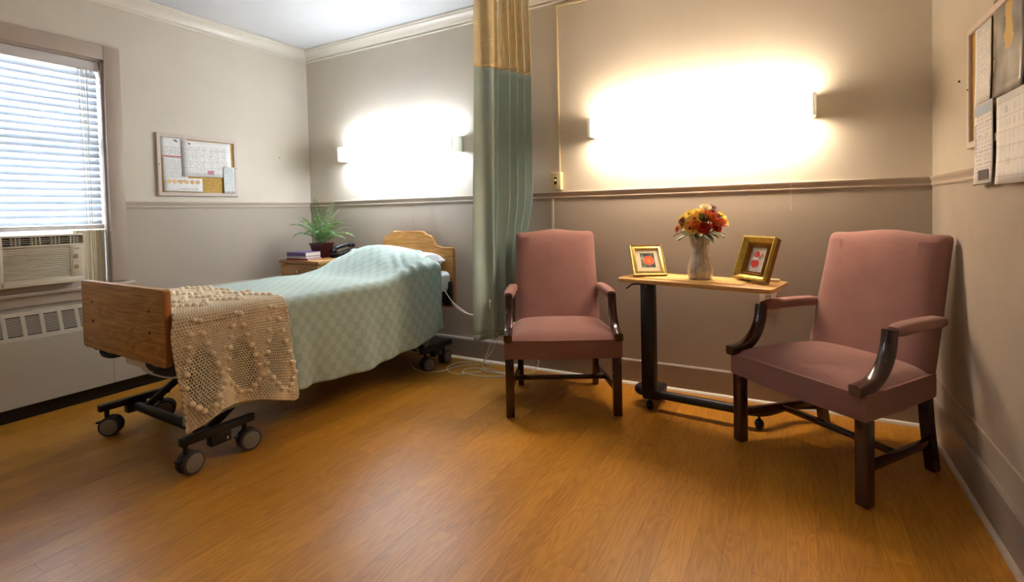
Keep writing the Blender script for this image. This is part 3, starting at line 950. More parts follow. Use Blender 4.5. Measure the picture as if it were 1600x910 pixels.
# ================================================================== CHAIRS
def superrect(hx, hy, n=40, p=5.0):
    out = []
    for i in range(n):
        a = 2 * PI * i / n
        c, s = math.cos(a), math.sin(a)
        out.append((hx * math.copysign(abs(c) ** (2 / p), c), hy * math.copysign(abs(s) ** (2 / p), s)))
    return out
def make_chair(label, x, y, ang):
    t = thing('armchair', label, 'chair', place(x, y, 0, ang), 'upholstered armchairs')
    D = 0.50
    def trap(u, v):                          # u -1..1 across, v 0..1 front to back
        hw = 0.314 - 0.050 * v
        return (u * hw, -0.008 + v * D)
    # apron
    ring = [trap(-1, 0), (-0.1, -0.014), (0.1, -0.014), trap(1, 0), trap(1, 0.5), trap(1, 1), trap(-1, 1), trap(-1, 0.5)]
    b = B(); prism(b, ring, 0.322, 0.424, lambda a, c, d: (a, c, d), 0.008, 2); ap = obj('seat_rail', b, 'uph', t)
    b = B(); tube(b, [(p[0] * 1.004, p[1] - 0.001, 0.4225) for p in [trap(-1, 0.9), trap(-1, 0.0), (-0.1, -0.014), (0.1, -0.014), trap(1, 0), trap(1, 0.9)]], 0.004, 6); obj('piping', b, 'uph_p', ap)
    # seat cushion, crowned
    b = B(); n = 24; vs = []
    for i in range(n + 1):
        row = []
        for j in range(n + 1):
            u, v = -1 + 2 * i / n, j / n
            px, py = trap(u * 0.985, v)
            e = (1 - abs(u) ** 5) * (1 - abs(2 * v - 1) ** 6)
            row.append(b.verts.new((px, py, 0.420 + 0.040 * max(0, e) ** 0.6 + 0.012 * (1 - u * u) * math.sin(PI * v))))
        vs.append(row)
    for i in range(n):
        for j in range(n): b.faces.new((vs[i][j], vs[i + 1][j], vs[i + 1][j + 1], vs[i][j + 1]))
    obj('seat', b, 'uph', t)
    # backrest: camel-top outline, padded front
    def outline(ins):
        zt = lambda x: 0.974 + 0.018 * (math.cos(PI * min(1, abs(x) / 0.20)) + 1) / 2
        hw = lambda z: 0.262 - 0.010 * sm(0.45, 0.97, z) - ins
        o = []
        for k in range(9): z = 0.335 + ins + (0.945 - 0.335 - ins) * k / 8; o.append((hw(z), z))
        o += [(hw(0.97) - 0.004, zt(0.25) - 0.010 - ins)]
        for k in range(13): xx = (hw(0.97) - 0.018) * (1 - 2 * k / 12); o.append((xx, zt(xx) - ins))
        o += [(-hw(0.97) + 0.004, zt(0.25) - 0.010 - ins)]
        for k in range(9): z = 0.945 - (0.945 - 0.335 - ins) * k / 8; o.append((-hw(z), z))
        return o
    def tilt(z): return 0.415 + 0.155 * (z - 0.40) / 0.58
    b = B(); rings = []
    for ins, dy in ((0.085, -0.010), (0.05, -0.006), (0.022, 0.003), (0.006, 0.016), (0.0, 0.030), (0.0, 0.070), (0.006, 0.082), (0.02, 0.086)):
        rings.append([(a, tilt(z) + dy, z) for a, z in outline(ins)])
    loft(b, rings); obj('backrest', b, 'uph', t, angle=60)
    for s in (-1, 1):
        # arm pad
        b = B(); rings = []
        for k in range(9):
            f = k / 8
            py = 0.172 + 0.345 * f
            xc = s * (0.292 - 0.022 * f); zc = 0.632 + 0.006 * math.sin(PI * f)
            rr = 1.0 - 0.25 * (1 if k in (0, 8) else 0)
            rings.append([(xc + a * rr, py + (0.004 if k == 0 else 0), zc + c * rr) for a, c in superrect(0.029, 0.024, 20, 3.2)])
        loft(b, rings); obj('arm_pad', b, 'uph', t, angle=60)
        # carved arm post sweeping down to the front of the seat
        path = spline([(-0.036, 0.440), (0.03, 0.445), (0.085, 0.466), (0.128, 0.508), (0.155, 0.565), (0.168, 0.642)], 4)if False else None
        pp = [Vector((0, a, c)) for a, c in ((-0.038, 0.440), (0.01, 0.443), (0.055, 0.453), (0.098, 0.480), (0.132, 0.522), (0.153, 0.575), (0.163, 0.640))]
        pp = spline(pp, 4)
        b = B(); rings = []
        for k, p in enumerate(pp):
            a = pp[max(0, k - 1)]; c = pp[min(len(pp) - 1, k + 1)]
            tn = (c - a).normalized(); nn = Vector((0, -tn.z, tn.y))
            f = k / (len(pp) - 1)
            th = 0.021 + 0.003 * math.sin(PI * f)
            xc = s * (0.290 + 0.002 * (1 - f))
            rings.append([(xc + dx, p.y + nn.y * dn, p.z + nn.z * dn) for dx, dn in superrect(0.0225, th, 16, 5)])
        loft(b, rings); obj('arm_post', b, 'mahog', t, angle=45)
        # legs
        b = B(); box(b, (s * 0.288, 0.022, 0.1645), (0.046, 0.046, 0.319), 0.004); lg = obj('leg', b, 'mahog', t)
        b = B(); cyl(b, (s * 0.288, 0.022, 0.0), (s * 0.288, 0.022, 0.006), 0.015, 0.015, 14); obj('glide', b, 'chrome', lg)
        b = B(); loft(b, [[(s * 0.236 + dx, yy + dy, z) for dx, dy in ((-0.018, -0.02), (0.018, -0.02), (0.018, 0.02), (-0.018, 0.02))] for z, yy in ((0.005, 0.520), (0.10, 0.500), (0.22, 0.480), (0.36, 0.465))]); lg = obj('leg', b, 'mahog', t)
        b = B(); cyl(b, (s * 0.236, 0.520, 0.0), (s * 0.236, 0.520, 0.006), 0.014, 0.014, 14); obj('glide', b, 'chrome', lg)
        obj('side_stretcher', bar((s * 0.286, 0.04, 0.142), (s * 0.240, 0.49, 0.132), 0.020, 0.034), 'mahog', t)
    obj('cross_stretcher', bar((-0.262, 0.255, 0.138), (0.262, 0.255, 0.138), 0.028, 0.022), 'mahog', t)
    return t
make_chair('mauve armchair between the green curtain and the side table', 2.7995, -0.690, 27.6)
make_chair('mauve armchair in the right corner beside the right wall', 3.862, -0.765, -39.3)

# ================================================================== OVERBED TABLE AND WHAT STANDS ON IT
TZ = 0.745
tb = thing('overbed_table', 'wheeled overbed table with oak top and black column between the armchairs', 'table', place(3.452, -0.452, 0, -11.5))
b = B()
hx, hy, rc = 0.383, 0.158, 0.035
outl = arc(hx - rc, hy - rc, rc, 0, 90) + arc(-hx + rc, hy - rc, rc, 90, 180) + arc(-hx + rc, -hy + rc, rc, 180, 270) + arc(hx - rc, -hy + rc, rc, 270, 360)
prism(b, outl, TZ - 0.019, TZ, lambda a, c, d: (a, c, d), 0.004); obj('table_top', b, 'oak_t', tb)
b = B(); rng(b, -0.31, 0.0, -0.055, 0.065, TZ - 0.031, TZ - 0.0195, 0.002); obj('support_plate', b, 'black', tb)
b = B(); tube(b, [(-0.25, -0.045, TZ - 0.034), (-0.325, -0.085, TZ - 0.038), (-0.352, -0.10, TZ - 0.062)], 0.004, 6); obj('height_lever', b, 'blackp', tb)
b = B(); rng(b, -0.312, -0.238, -0.022, 0.028, 0.115, TZ - 0.03, 0.005); cm = obj('column', b, 'black', tb)
b = B(); cyl(b, (-0.275, -0.0225, TZ - 0.052), (-0.275, -0.026, TZ - 0.052), 0.006, 0.005, 10); obj('screw', b, 'chrome', cm)
# bent tube base in room coordinates
path = [(3.235, -0.235, 0.085), (3.16, -0.235, 0.085), (3.105, -0.27, 0.085), (3.105, -0.325, 0.085), (3.16, -0.348, 0.085), (3.32, -0.364, 0.085), (3.47, -0.374, 0.085), (3.60, -0.384, 0.085), (3.68, -0.386, 0.085), (3.745, -0.365, 0.085), (3.79, -0.31, 0.085), (3.85, -0.228, 0.085), (3.95, -0.165, 0.085), (4.02, -0.14, 0.085)]
b = B(); tube(b, spline(path, 6), 0.024, 14); obj('base_tube', b, 'black', tb, world=True)
b = B(); rng(b, 3.14, 3.235, -0.40, -0.24, 0.062, 0.118, 0.012, 3); obj('base_block', b, 'black', tb, world=True)
for (x, y) in ((3.178, -0.375), (3.722, -0.385), (3.20, -0.20), (4.0, -0.146)):
    b = B(); cyl(b, (x, y, 0.045), (x, y, 0.075), 0.006, 0.006, 8); k = obj('caster', b, 'black', tb, world=True)
    b = B(); sphere(b, (x, y, 0.0265), 0.0265, 16, 10, (0.85, 1, 1)); obj('wheel', b, 'blackp', k, world=True)

# straw runner
rn = B(); box(rn, (0, 0, 0), (0.50, 0.17, 0.003), 0.0)
tag(obj('table_runner', rn, 'mat_straw', None, mtx=place(3.435, -0.452, TZ + 0.0017, -9.5)), 'straw coloured table runner under the vase', 'runner')
b = B(); box(b, (0, 0, 0), (0.10, 0.03, 0.012), 0.002)
tag(obj('envelope_stack', b, pm('cream_paper', (232, 216, 180), 0.7), None, mtx=place(3.768, -0.400, TZ + 0.0065, -8)), 'small cream paper stack behind the poppy picture frame', 'paper')

def art_mat(name, kind):
    """small flower print, flat picture inside its frame (object XY)"""
    N = NT(name)
    sep = N.n('ShaderNodeSeparateXYZ'); co = N.coord('Object'); N.link(co, sep.inputs[0])
    x, y = sep.outputs[0], sep.outputs[1]
    wob = N.noise(co, 55.0, 2)
    def blob(cx, cy, r, sx=1.0):
        dx = N.math('MULTIPLY', N.math('SUBTRACT', x, cx), 1 / sx); dy = N.math('SUBTRACT', y, cy)
        d = N.math('SQRT', N.math('ADD', N.math('MULTIPLY', dx, dx), N.math('MULTIPLY', dy, dy)))
        return N.math('LESS_THAN', N.math('ADD', d, N.math('MULTIPLY', N.math('SUBTRACT', wob, 0.5), r * 0.9)), r)
    tone = N.noise(co, 90.0, 3)
    if kind == 'orange':
        c = N.ramp(N.noise(co, 26.0, 2), [(0.35, lin((52, 62, 56))), (0.55, lin((120, 124, 110))), (0.72, lin((196, 196, 190)))])
        pet = N.ramp(tone, [(0.3, lin((206, 70, 22))), (0.7, lin((240, 120, 66)))])
        c = N.mix(blob(0.006, 0.0, 0.027, 1.1), c, pet)
        c = N.mix(blob(0.008, -0.003, 0.008), c, lin((238, 150, 40)))
    else:
        c = N.ramp(tone, [(0.3, lin((196, 200, 198))), (0.7, lin((226, 226, 222)))])
        pet = N.ramp(tone, [(0.3, lin((176, 30, 30))), (0.7, lin((226, 84, 74)))])
        stem = N.math('LESS_THAN', N.math('ABSOLUTE', N.math('SUBTRACT', x, N.math('MULTIPLY_ADD', wob, 0.02, -0.002))), 0.0014)
        c = N.mix(N.math('MULTIPLY', stem, N.math('LESS_THAN', y, 0.02)), c, lin((120, 140, 110)))
        c = N.mix(blob(-0.012, 0.024, 0.017), c, pet)
        c = N.mix(blob(-0.010, -0.022, 0.021, 1.15), c, pet)
        c = N.mix(blob(0.022, 0.022, 0.0095), c, lin((220, 110, 110)))
    N.link(c, N.b.inputs['Base Color'])
    N.b.inputs['Roughness'].default_value = 0.35
    return N.m

def ring_frame(b, w, h, prof, z0=0.0):
    """picture frame: profile of (inset, z) swept round a w x h rectangle, mitred"""
    rings = []
    for ins, z in prof:
        a, c = w / 2 - ins, h / 2 - ins
        rings.append([(-a, -c, z + z0), (a, -c, z + z0), (a, c, z + z0), (-a, c, z + z0)])
    loft(b, rings, False, False)
    vr = [v for v in b.verts]
    n = len(rings)
    a, c = vr[:4], vr[(n - 1) * 4:(n - 1) * 4 + 4]
    for i in range(4):
        j = (i + 1) % 4
        b.faces.new((a[j], a[i], c[i], c[j]))
    return b
def picture(label, p0, p1, lean, w, h, depth, prof, goldmat, matw, kind, name, inner=None):
    p0, p1 = Vector(p0), Vector(p1)
    X = (p1 - p0).normalized(); back = Vector((-X.y, X.x, 0))
    Y = back * math.sin(R(lean)) + Vector((0, 0, 1)) * math.cos(R(lean)); Z = X.cross(Y)
    o = (p0 + p1) / 2 + Y * (h / 2) + Vector((0, 0, depth * math.sin(R(lean)) + 0.001))
    t = thing('picture_frame', label, 'picture frame', basis(X, Y, Z, o))
    b = B(); ring_frame(b, w, h, prof); fr_ = obj('frame', b, goldmat, t, angle=20)
    ins = prof[-1][0]
    if inner:
        b = B(); ring_frame(b, w, h, inner); obj('inner_moulding', b, 'gold_d', t, angle=20); ins = inner[-1][0]
    b = B(); box(b, (0, 0, -depth + 0.004), (w - 0.02, h - 0.02, 0.006)); obj('backing', b, 'gold_d', t)
    wi, hi = w - 2 * ins + 0.004, h - 2 * ins + 0.004
    if matw:
        b = B(); ring_frame(b, wi, hi, [(0.0, -depth + 0.007), (0.0, -depth + 0.010), (matw, -depth + 0.010), (matw, -depth + 0.007)]); obj('picture_mat', b, 'mat_c', t, smooth=False)
    b = B(); box(b, (0, 0, -depth + 0.008), (wi - 2 * matw + 0.006 if matw else wi, hi - 2 * matw + 0.006 if matw else hi, 0.001)); obj('print', b, art_mat(name, kind), t)
    # easel strut behind
    foot = o + back * (0.5 * h * math.sin(R(lean)) * 0.35 + 0.055)
    foot.z = TZ + 0.004
    st = o + Y * (h * 0.1) - Z * (depth - 0.002)
    b = bar(st, foot, 0.045, 0.003, 0.0008); obj('easel_strut', b, 'gold_d', t, world=True)
    return t
pa = [(0, -0.022), (0, -0.004), (0.003, 0.0), (0.007, -0.002), (0.010, -0.006), (0.020, -0.002), (0.024, -0.001), (0.028, -0.006), (0.028, -0.018)]
picture('small gold frame with orange flower print on the left of the table', (3.132, -0.482, TZ), (3.290, -0.402, TZ), 38, 0.180, 0.196, 0.022, pa, 'gold', 0.026, 'orange', 'orange_flower_print')
pb = [(0, -0.016), (0, -0.004), (0.003, 0.0), (0.009, 0.0), (0.012, -0.006), (0.030, -0.020), (0.030, -0.030)]
pi_ = [(0.002, -0.040), (0.002, -0.014), (0.029, -0.024), (0.030, -0.017), (0.034, -0.013), (0.038, -0.018), (0.041, -0.022), (0.045, -0.017), (0.050, -0.028), (0.050, -0.036)]
picture('deep gold frame with red poppies print leaning on the right of the table', (3.606, -0.414, TZ), (3.752, -0.540, TZ), 21, 0.197, 0.222, 0.040, pb, 'gold_o', 0.0, 'poppy', 'poppy_print', pi_)

# vase
vx, vy = 3.462, -0.448
va = thing('vase', 'fluted smoky glass vase holding the flowers', 'vase', (vx, vy, TZ + 0.0035))
N = NT('smoky_vase_glass')
N.b.inputs['Base Color'].default_value = lin((206, 186, 160))
N.b.inputs['Transmission Weight'].default_value = 0.3
N.b.inputs['Coat Weight'].default_value = 0.6
N.b.inputs['Roughness'].default_value = 0.08
N.b.inputs['IOR'].default_value = 1.45
co = N.coord('Object')
nz = N.noise(N.mapping(co, (40, 40, 18)), 1.0, 3, 0.6, 1.5)
N.link(N.ramp(nz, [(0.36, lin((198, 178, 156))), (0.60, lin((236, 226, 212)))]), N.b.inputs['Base Color'])
N.bump(nz, 0.3, 0.004)
M['vase'] = N.m
prof = [(0.0, 0.0), (0.052, 0.0), (0.056, 0.004), (0.057, 0.012), (0.063, 0.030), (0.065, 0.045), (0.061, 0.068), (0.052, 0.095), (0.044, 0.122), (0.0405, 0.142), (0.042, 0.165), (0.047, 0.195), (0.053, 0.222), (0.056, 0.232),
        (0.052, 0.232), (0.044, 0.195), (0.0375, 0.165), (0.0365, 0.142), (0.040, 0.122), (0.048, 0.095), (0.057, 0.068), (0.060, 0.045), (0.057, 0.022), (0.0, 0.012)]
prof = [(max(r, 0.0005), z) for r, z in prof]
b = B(); lathe(b, prof, 64, mod=lambda a, z: 1 + 0.022 * math.cos(14 * a + z * 9) * (1 if z > 0.015 else 0)); obj('vase_body', b, M['vase'], va, angle=60)

# flowers
def petal_disc(bm, n, r, cup, w, z0=0.0, rot=0.0, seed=0):
    rg = random.Random(seed)
    for i in range(n):
        a = rot + 2 * PI * i / n + rg.uniform(-0.08, 0.08)
        rr_ = r * rg.uniform(0.9, 1.08)
        ca_, sa = math.cos(a), math.sin(a)
        ww = w * r
        rows_ = []
        for f, wf in ((0.12, 0.35), (0.45, 0.9), (0.78, 1.0), (1.0, 0.45)):
            d = rr_ * f
            zz = z0 + cup * r * f * f
            rows_.append([bm.verts.new((ca_ * d - sa * sdx * ww * wf, sa * d + ca_ * sdx * ww * wf, zz - (0.10 * r * (1 - abs(sdx)) * f))) for sdx in (-1, 0, 1)])
        for p_, q_ in zip(rows_, rows_[1:]):
            for k in range(2): bm.faces.new((p_[k], p_[k + 1], q_[k + 1], q_[k]))
KIND = {'yellow': ((255, 230, 84), (214, 150, 30)), 'gold': ((250, 190, 70), (150, 76, 24)), 'orange': ((236, 122, 52), (232, 170, 60)), 'red': ((206, 54, 32), (110, 24, 18)),
        'burgundy': ((112, 28, 26), (60, 20, 16)), 'cream': ((240, 228, 186), (150, 100, 40)), 'green': ((124, 124, 54), (70, 84, 36)), 'rust': ((196, 92, 44), (90, 40, 20))}
PM_ = {k: (translucent_mat('petal_' + k, c[0], 0.2, 0.6), pm('flower_centre_' + k, c[1], 0.8, bump=0.5, bscale=300)) for k, c in KIND.items()}
fme = {}
for k in KIND:
    rose = k in ('orange', 'red', 'cream', 'green')
    b = B()
    if rose:
        petal_disc(b, 8, 1.0, 0.25, 0.42, 0, 0, 1); petal_disc(b, 7, 0.78, 0.55, 0.45, 0.06, 0.3, 2); petal_disc(b, 5, 0.5, 1.0, 0.5, 0.10, 0.1, 3)
    else:
        petal_disc(b, 11, 1.0, 0.10, 0.17, 0, 0, 1); petal_disc(b, 9, 0.74, 0.34, 0.17, 0.06, 0.25, 2)
    mp = bpy.data.meshes.new('petals'); b.to_mesh(mp); b.free(); finish(mp, True, 60); mp.materials.append(PM_[k][0])
    b = B(); sphere(b, (0, 0, 0.13), 0.26 if not rose else 0.17, 10, 7, (1, 1, 0.6)); mc = bpy.data.meshes.new('flower_centre'); b.to_mesh(mc); b.free(); finish(mc); mc.materials.append(PM_[k][1])
    fme[k] = (mp, mc)
FC = Vector((vx + 0.008, vy, 1.012))
# (colour, px right offset, height offset, towards camera, radius) seen from the room
spec = [('yellow', -0.085, 0.045, 0.02, 0.034), ('yellow', -0.055, 0.065, 0.03, 0.036), ('yellow', -0.025, 0.075, 0.02, 0.034), ('yellow', -0.060, 0.020, 0.06, 0.034), ('gold', -0.030, 0.042, 0.07, 0.036), ('yellow', -0.036, 0.052, 0.045, 0.030),
        ('gold', -0.090, 0.008, 0.05, 0.030), ('rust', -0.112, -0.010, 0.02, 0.026), ('gold', -0.052, -0.006, 0.085, 0.034), ('orange', -0.030, 0.012, 0.09, 0.030), ('gold', -0.012, -0.015, 0.09, 0.030), ('burgundy', -0.092, 0.030, 0.045, 0.024),
        ('green', 0.014, 0.042, 0.08, 0.030), ('gold', -0.004, 0.060, 0.05, 0.032), ('cream', 0.022, 0.092, 0.03, 0.034), ('burgundy', 0.052, 0.096, 0.0, 0.028), ('rust', 0.056, 0.074, 0.03, 0.030), ('orange', 0.046, 0.044, 0.075, 0.036),
        ('red', 0.012, -0.006, 0.095, 0.036), ('red', 0.068, -0.002, 0.07, 0.032), ('orange', 0.092, 0.020, 0.045, 0.030), ('burgundy', 0.078, 0.050, 0.035, 0.028), ('yellow', 0.098, 0.052, 0.0, 0.034), ('yellow', 0.112, 0.024, 0.0, 0.032),
        ('orange', 0.066, 0.024, 0.08, 0.028), ('yellow', -0.06, 0.05, -0.06, 0.034), ('orange', 0.02, 0.07, -0.06, 0.034), ('red', 0.07, 0.04, -0.06, 0.034), ('gold', -0.02, 0.02, -0.09, 0.032), ('burgundy', 0.03, 0.0, -0.09, 0.030)]
cr_ = Vector((0.978, 0.21, 0)); cf = Vector((0.15, -0.988, 0))       # room directions for right and towards the viewer
words = {'yellow': 'yellow daisy', 'gold': 'golden daisy', 'orange': 'orange rose', 'red': 'red rose', 'burgundy': 'burgundy daisy', 'cream': 'cream rose', 'green': 'olive green rose', 'rust': 'rust daisy'}
spots = ['at the far upper left of the bouquet', 'high on the left of the bouquet', 'at the top left of centre in the bouquet', 'low on the left, under the other yellow daisies', 'just left of the olive green rose', 'in the middle of the yellow cluster',
         'at the left edge of the bouquet', 'at the lower left tip of the bouquet', 'at the lower left above the leaves', 'left of the big red rose, above the leaves', 'directly left of and below the big red rose', 'on the left among yellow daisies',
         'in the middle of the bouquet', 'directly behind the olive green rose', 'at the top of the bouquet', 'at the top right behind the cream rose', 'on the upper right under the cream rose', 'right of the olive green rose',
         'at the lower centre of the bouquet', 'at the lower right of the bouquet', 'at the far right edge of the bouquet', 'on the right beside the yellow daisies', 'at the upper right edge of the bouquet', 'at the lowest right tip of the bouquet',
         'between the two red roses on the right', 'at the back left of the bouquet', 'at the back middle of the bouquet', 'at the back right of the bouquet', 'at the back, low on the left', 'at the back, low on the right']
stem_m = pm('flower_stem', (60, 84, 36), 0.6)
fidx = {}
for (kind, dx, dz, df, r), spot in zip(spec, spots):
    pos = FC + cr_ * dx + cf * df + Vector((0, 0, dz + 0.004))
    nrm_ = (pos - (FC + Vector((0, 0, -0.06)))).normalized() + cf * 0.35
    nrm_.normalize()
    X = nrm_.cross(Vector((0.3, 0.2, 1))).normalized(); Yv = nrm_.cross(X)
    lb = words[kind] + ' ' + spot
    t = thing('flower', lb, 'flower', basis(X, Yv, nrm_, pos), 'flowers in the glass vase')
    r *= 0.92
    inst('petals', fme[kind][0], t, Matrix.Scale(r, 4)); inst('flower_centre', fme[kind][1], t, Matrix.Scale(r, 4))
    b = B(); k = fidx.setdefault('n', 0); fidx['n'] += 1
    a = k * 2.4
    tube(b, spline([pos - nrm_ * 0.002, pos - nrm_ * 0.04 + Vector((0, 0, -0.01)), Vector((vx + 0.018 * math.cos(a), vy + 0.018 * math.sin(a), 0.95)), Vector((vx + 0.016 * math.cos(a + 2), vy + 0.016 * math.sin(a + 2), 0.80))], 4), 0.0018, 5)
    obj('stem', b, stem_m, t, world=True)
lv = thing('bouquet_foliage', 'dark green leaves around the mouth of the vase', 'leaves', (vx, vy, 0.97))
def leaf_mesh(L, w):
    b = B(); rows_ = []
    for i in range(7):
        f = i / 6
        ww = w * math.sin(PI * (f * 0.92 + 0.06)) ** 0.8
        rows_.append([b.verts.new((L * f, s * ww, -0.35 * L * f * f + 0.004 * (1 - abs(s)) * -1)) for s in (-1, 0, 1)])
    for p_, q_ in zip(rows_, rows_[1:]):
        for k in range(2): b.faces.new((p_[k], p_[k + 1], q_[k + 1], q_[k]))
    return b
bl_ = leaf_mesh(0.105, 0.021); lme = bpy.data.meshes.new('leaf'); bl_.to_mesh(lme); bl_.free(); finish(lme, True, 60); lme.materials.append(M['leaf'])
for i in range(14):
    a = 2 * PI * i / 14 + random.uniform(-0.15, 0.15)
    inst('leaf', lme, lv, Matrix.Rotation(a, 4, 'Z') @ Matrix.Translation((0.028, 0, 0.012 + 0.012 * (i % 2))) @ Matrix.Rotation(R(random.uniform(-22, 8)), 4, 'Y') @ Matrix.Scale(random.uniform(0.8, 1.15), 4))

# ================================================================== NIGHTSTAND AND WHAT STANDS ON IT
NX0, NX1, NY0, NY1, NZ = 0.275, 0.715, -0.535, -0.06, 0.765
nsd = thing('nightstand', 'oak nightstand in the corner beyond the bed', 'nightstand', ((NX0 + NX1) / 2, (NY0 + NY1) / 2, 0))
b = B(); rng(b, NX0, NX1, NY0 + 0.022, NY1, 0.04, NZ - 0.024, 0.003); obj('body', b, 'oak_n', nsd, world=True)
b = B(); rng(b, NX0 + 0.02, NX1 - 0.02, NY0 + 0.05, NY1 - 0.01, 0.0, 0.045); obj('plinth', b, 'black', nsd, world=True)
b = B(); rng(b, NX0 - 0.012, NX1 + 0.012, NY0 - 0.004, NY1 + 0.005, NZ - 0.024, NZ, 0.004); obj('top', b, 'oak_n', nsd, world=True)
for z0, z1 in ((0.595, 0.732), (0.33, 0.587), (0.055, 0.322)):
    b = B(); rng(b, NX0 + 0.006, NX1 - 0.006, NY0, NY0 + 0.021, z0, z1, 0.003); d_ = obj('drawer', b, 'oak_n', nsd, world=True)
    b = B(); cyl(b, ((NX0 + NX1) / 2, NY0, z1 - 0.05), ((NX0 + NX1) / 2, NY0 - 0.018, z1 - 0.05), 0.006, 0.011, 14); obj('knob', b, 'chrome', d_, world=True)

def book(label, mtx, w, d, h, cover, ttl=None):
    t = thing('book', label, 'book', mtx, 'books on the nightstand')
    b = B(); rng(b, -w / 2, w / 2, -d / 2, d / 2, 0, 0.0022, 0.0006, 1); obj('cover', b, cover, t)
    b = B(); rng(b, -w / 2, w / 2, -d / 2, d / 2, h - 0.0022, h, 0.0006, 1); obj('cover', b, cover, t)
    b = B(); rng(b, -w / 2, w / 2, -d / 2, -d / 2 + 0.0022, 0.001, h - 0.001); obj('spine', b, cover, t)
    b = B(); rng(b, -w / 2 + 0.004, w / 2 - 0.004, -d / 2 + 0.0022, d / 2 - 0.004, 0.0022, h - 0.0022); obj('pages', b, 'pages', t)
bx, by = 0.435, -0.440
book('thin red book at the bottom of the nightstand pile', place(bx + 0.01, by, NZ + 0.0005, 4), 0.235, 0.150, 0.013, 'redbook')
book('pale book in the middle of the nightstand pile', place(bx, by + 0.004, NZ + 0.014, 2), 0.225, 0.145, 0.018, 'bluebook')
book('purple hardback book on top of the nightstand pile', place(bx + 0.004, by + 0.002, NZ + 0.0325, 0), 0.225, 0.148, 0.030, 'purple')

# potted fern palm
px_, py_ = 0.440, -0.262
pl = thing('potted_fern', 'green fern palm in a maroon square pot on the nightstand', 'plant', (px_, py_, NZ))
b = B()
loft(b, [[(sx * h_, sy * h_, z) for sx, sy in ((-1, -1), (1, -1), (1, 1), (-1, 1))] for h_, z in ((0.048, 0.0), (0.064, 0.105), (0.068, 0.106), (0.069, 0.122), (0.062, 0.122), (0.060, 0.108))])
obj('pot', b, 'pot', pl, smooth=False)
b = B(); rng(b, -0.061, 0.061, -0.061, 0.061, 0.100, 0.112, 0.003); obj('soil', b, 'soil', pl)
rf = random.Random(5)
def frond(az, el, L, droop, lw):
    d = Vector((math.cos(az), math.sin(az), 0))
    pts = []
    n = 26
    p = Vector((d.x * 0.012, d.y * 0.012, 0.108)); ang = el
    for i in range(n + 1):
        pts.append(p.copy())
        p = p + (d * math.cos(ang) + Vector((0, 0, 1)) * math.sin(ang)) * (L / n)
        ang -= droop / n * (0.4 + 1.2 * i / n)
    b = B(); tube(b, pts, [0.0028 * (1 - 0.75 * i / n) for i in range(n + 1)], 5)
    side = Vector((-d.y, d.x, 0))
    for i in range(4, n + 1):
        f = i / n
        ll = lw * math.sin(PI * min(1.0, (f - 0.12) * 1.05 + 0.12)) ** 0.7 + 0.006
        tn = (pts[i] - pts[i - 1]).normalized()
        for s in (-1, 1):
            for sub in (0.0,):
                base = pts[i] - tn * (L / n * sub)
                dirv = (side * s * 0.9 + tn * 0.55 + Vector((0, 0, rf.uniform(-0.25, 0.12)))).normalized()
                tip = base + dirv * ll * rf.uniform(0.85, 1.1) - Vector((0, 0, ll * 0.18))
                mid = base + (tip - base) * 0.45 + Vector((0, 0, 0.003))
                wv = tn * 0.0036
                v = [b.verts.new(base), b.verts.new(mid + wv), b.verts.new(tip), b.verts.new(mid - wv)]
                b.faces.new((v[0], v[1], v[2], v[3]))
    obj('frond', b, 'fern', pl, angle=180)
for az, el, L, dr, lw in ((-70, 86, 0.40, 0.30, 0.055), (10, 80, 0.40, 0.45, 0.055), (-160, 66, 0.34, 1.6, 0.05), (170, 58, 0.30, 1.9, 0.045), (-20, 56, 0.34, 1.9, 0.05), (20, 50, 0.33, 1.8, 0.05), (-50, 62, 0.30, 1.9, 0.05),
                          (60, 60, 0.30, 1.5, 0.045), (-110, 62, 0.28, 2.2, 0.045), (110, 65, 0.30, 1.4, 0.045), (-95, 76, 0.30, 1.0, 0.045), (-140, 78, 0.30, 1.2, 0.045), (35, 72, 0.33, 1.2, 0.045),
                          (-35, 78, 0.36, 0.7, 0.05), (-85, 84, 0.36, 0.5, 0.05), (150, 76, 0.33, 1.1, 0.05), (-175, 72, 0.33, 1.5, 0.045), (-5, 66, 0.36, 1.6, 0.05), (80, 78, 0.34, 0.8, 0.045), (-125, 70, 0.32, 1.6, 0.045), (0, 42, 0.30, 1.5, 0.05)):
    frond(R(az), R(el), L, dr, lw)

# telephone
ph = thing('telephone', 'black desk telephone beside the books on the nightstand', 'telephone', place(0.642, -0.185, NZ + 0.0005, -12))
b = B(); prism(b, [(-0.10, 0.0), (0.10, 0.0), (0.10, 0.062), (0.085, 0.070), (-0.095, 0.026), (-0.10, 0.02)], -0.085, 0.085, lambda a, c, d: (d, a, c), 0.004); obj('base', b, 'blackp', ph)
sl_a = math.atan2(0.044, 0.18)
def on_face(u, v, w=0.0):   # u across, v up the sloping face
    return Matrix.Translation((u, -0.005 + v * math.cos(sl_a), 0.048 + v * math.sin(sl_a) + w)) @ Matrix.Rotation(sl_a, 4, 'X')
b = B()
for i in range(4):
    for j in range(3): box(b, (0, 0, 0), (0.013, 0.012, 0.006), 0.0015, on_face(0.010 + j * 0.020, -0.07 + i * 0.020, 0.003), 1)
obj('keypad', b, pm('phone_keys', (60, 60, 62), 0.4), ph)
b = B(); box(b, (0, 0, 0), (0.055, 0.040, 0.001), 0.0, on_face(0.040, 0.050, 0.0015)); obj('number_card', b, pm('phone_card', (214, 214, 214), 0.4), ph)
b = B(); tube(b, spline([(-0.052, -0.095, 0.062), (-0.052, -0.05, 0.082), (-0.052, 0.03, 0.098), (-0.052, 0.085, 0.105)], 5), 0.016, 12)
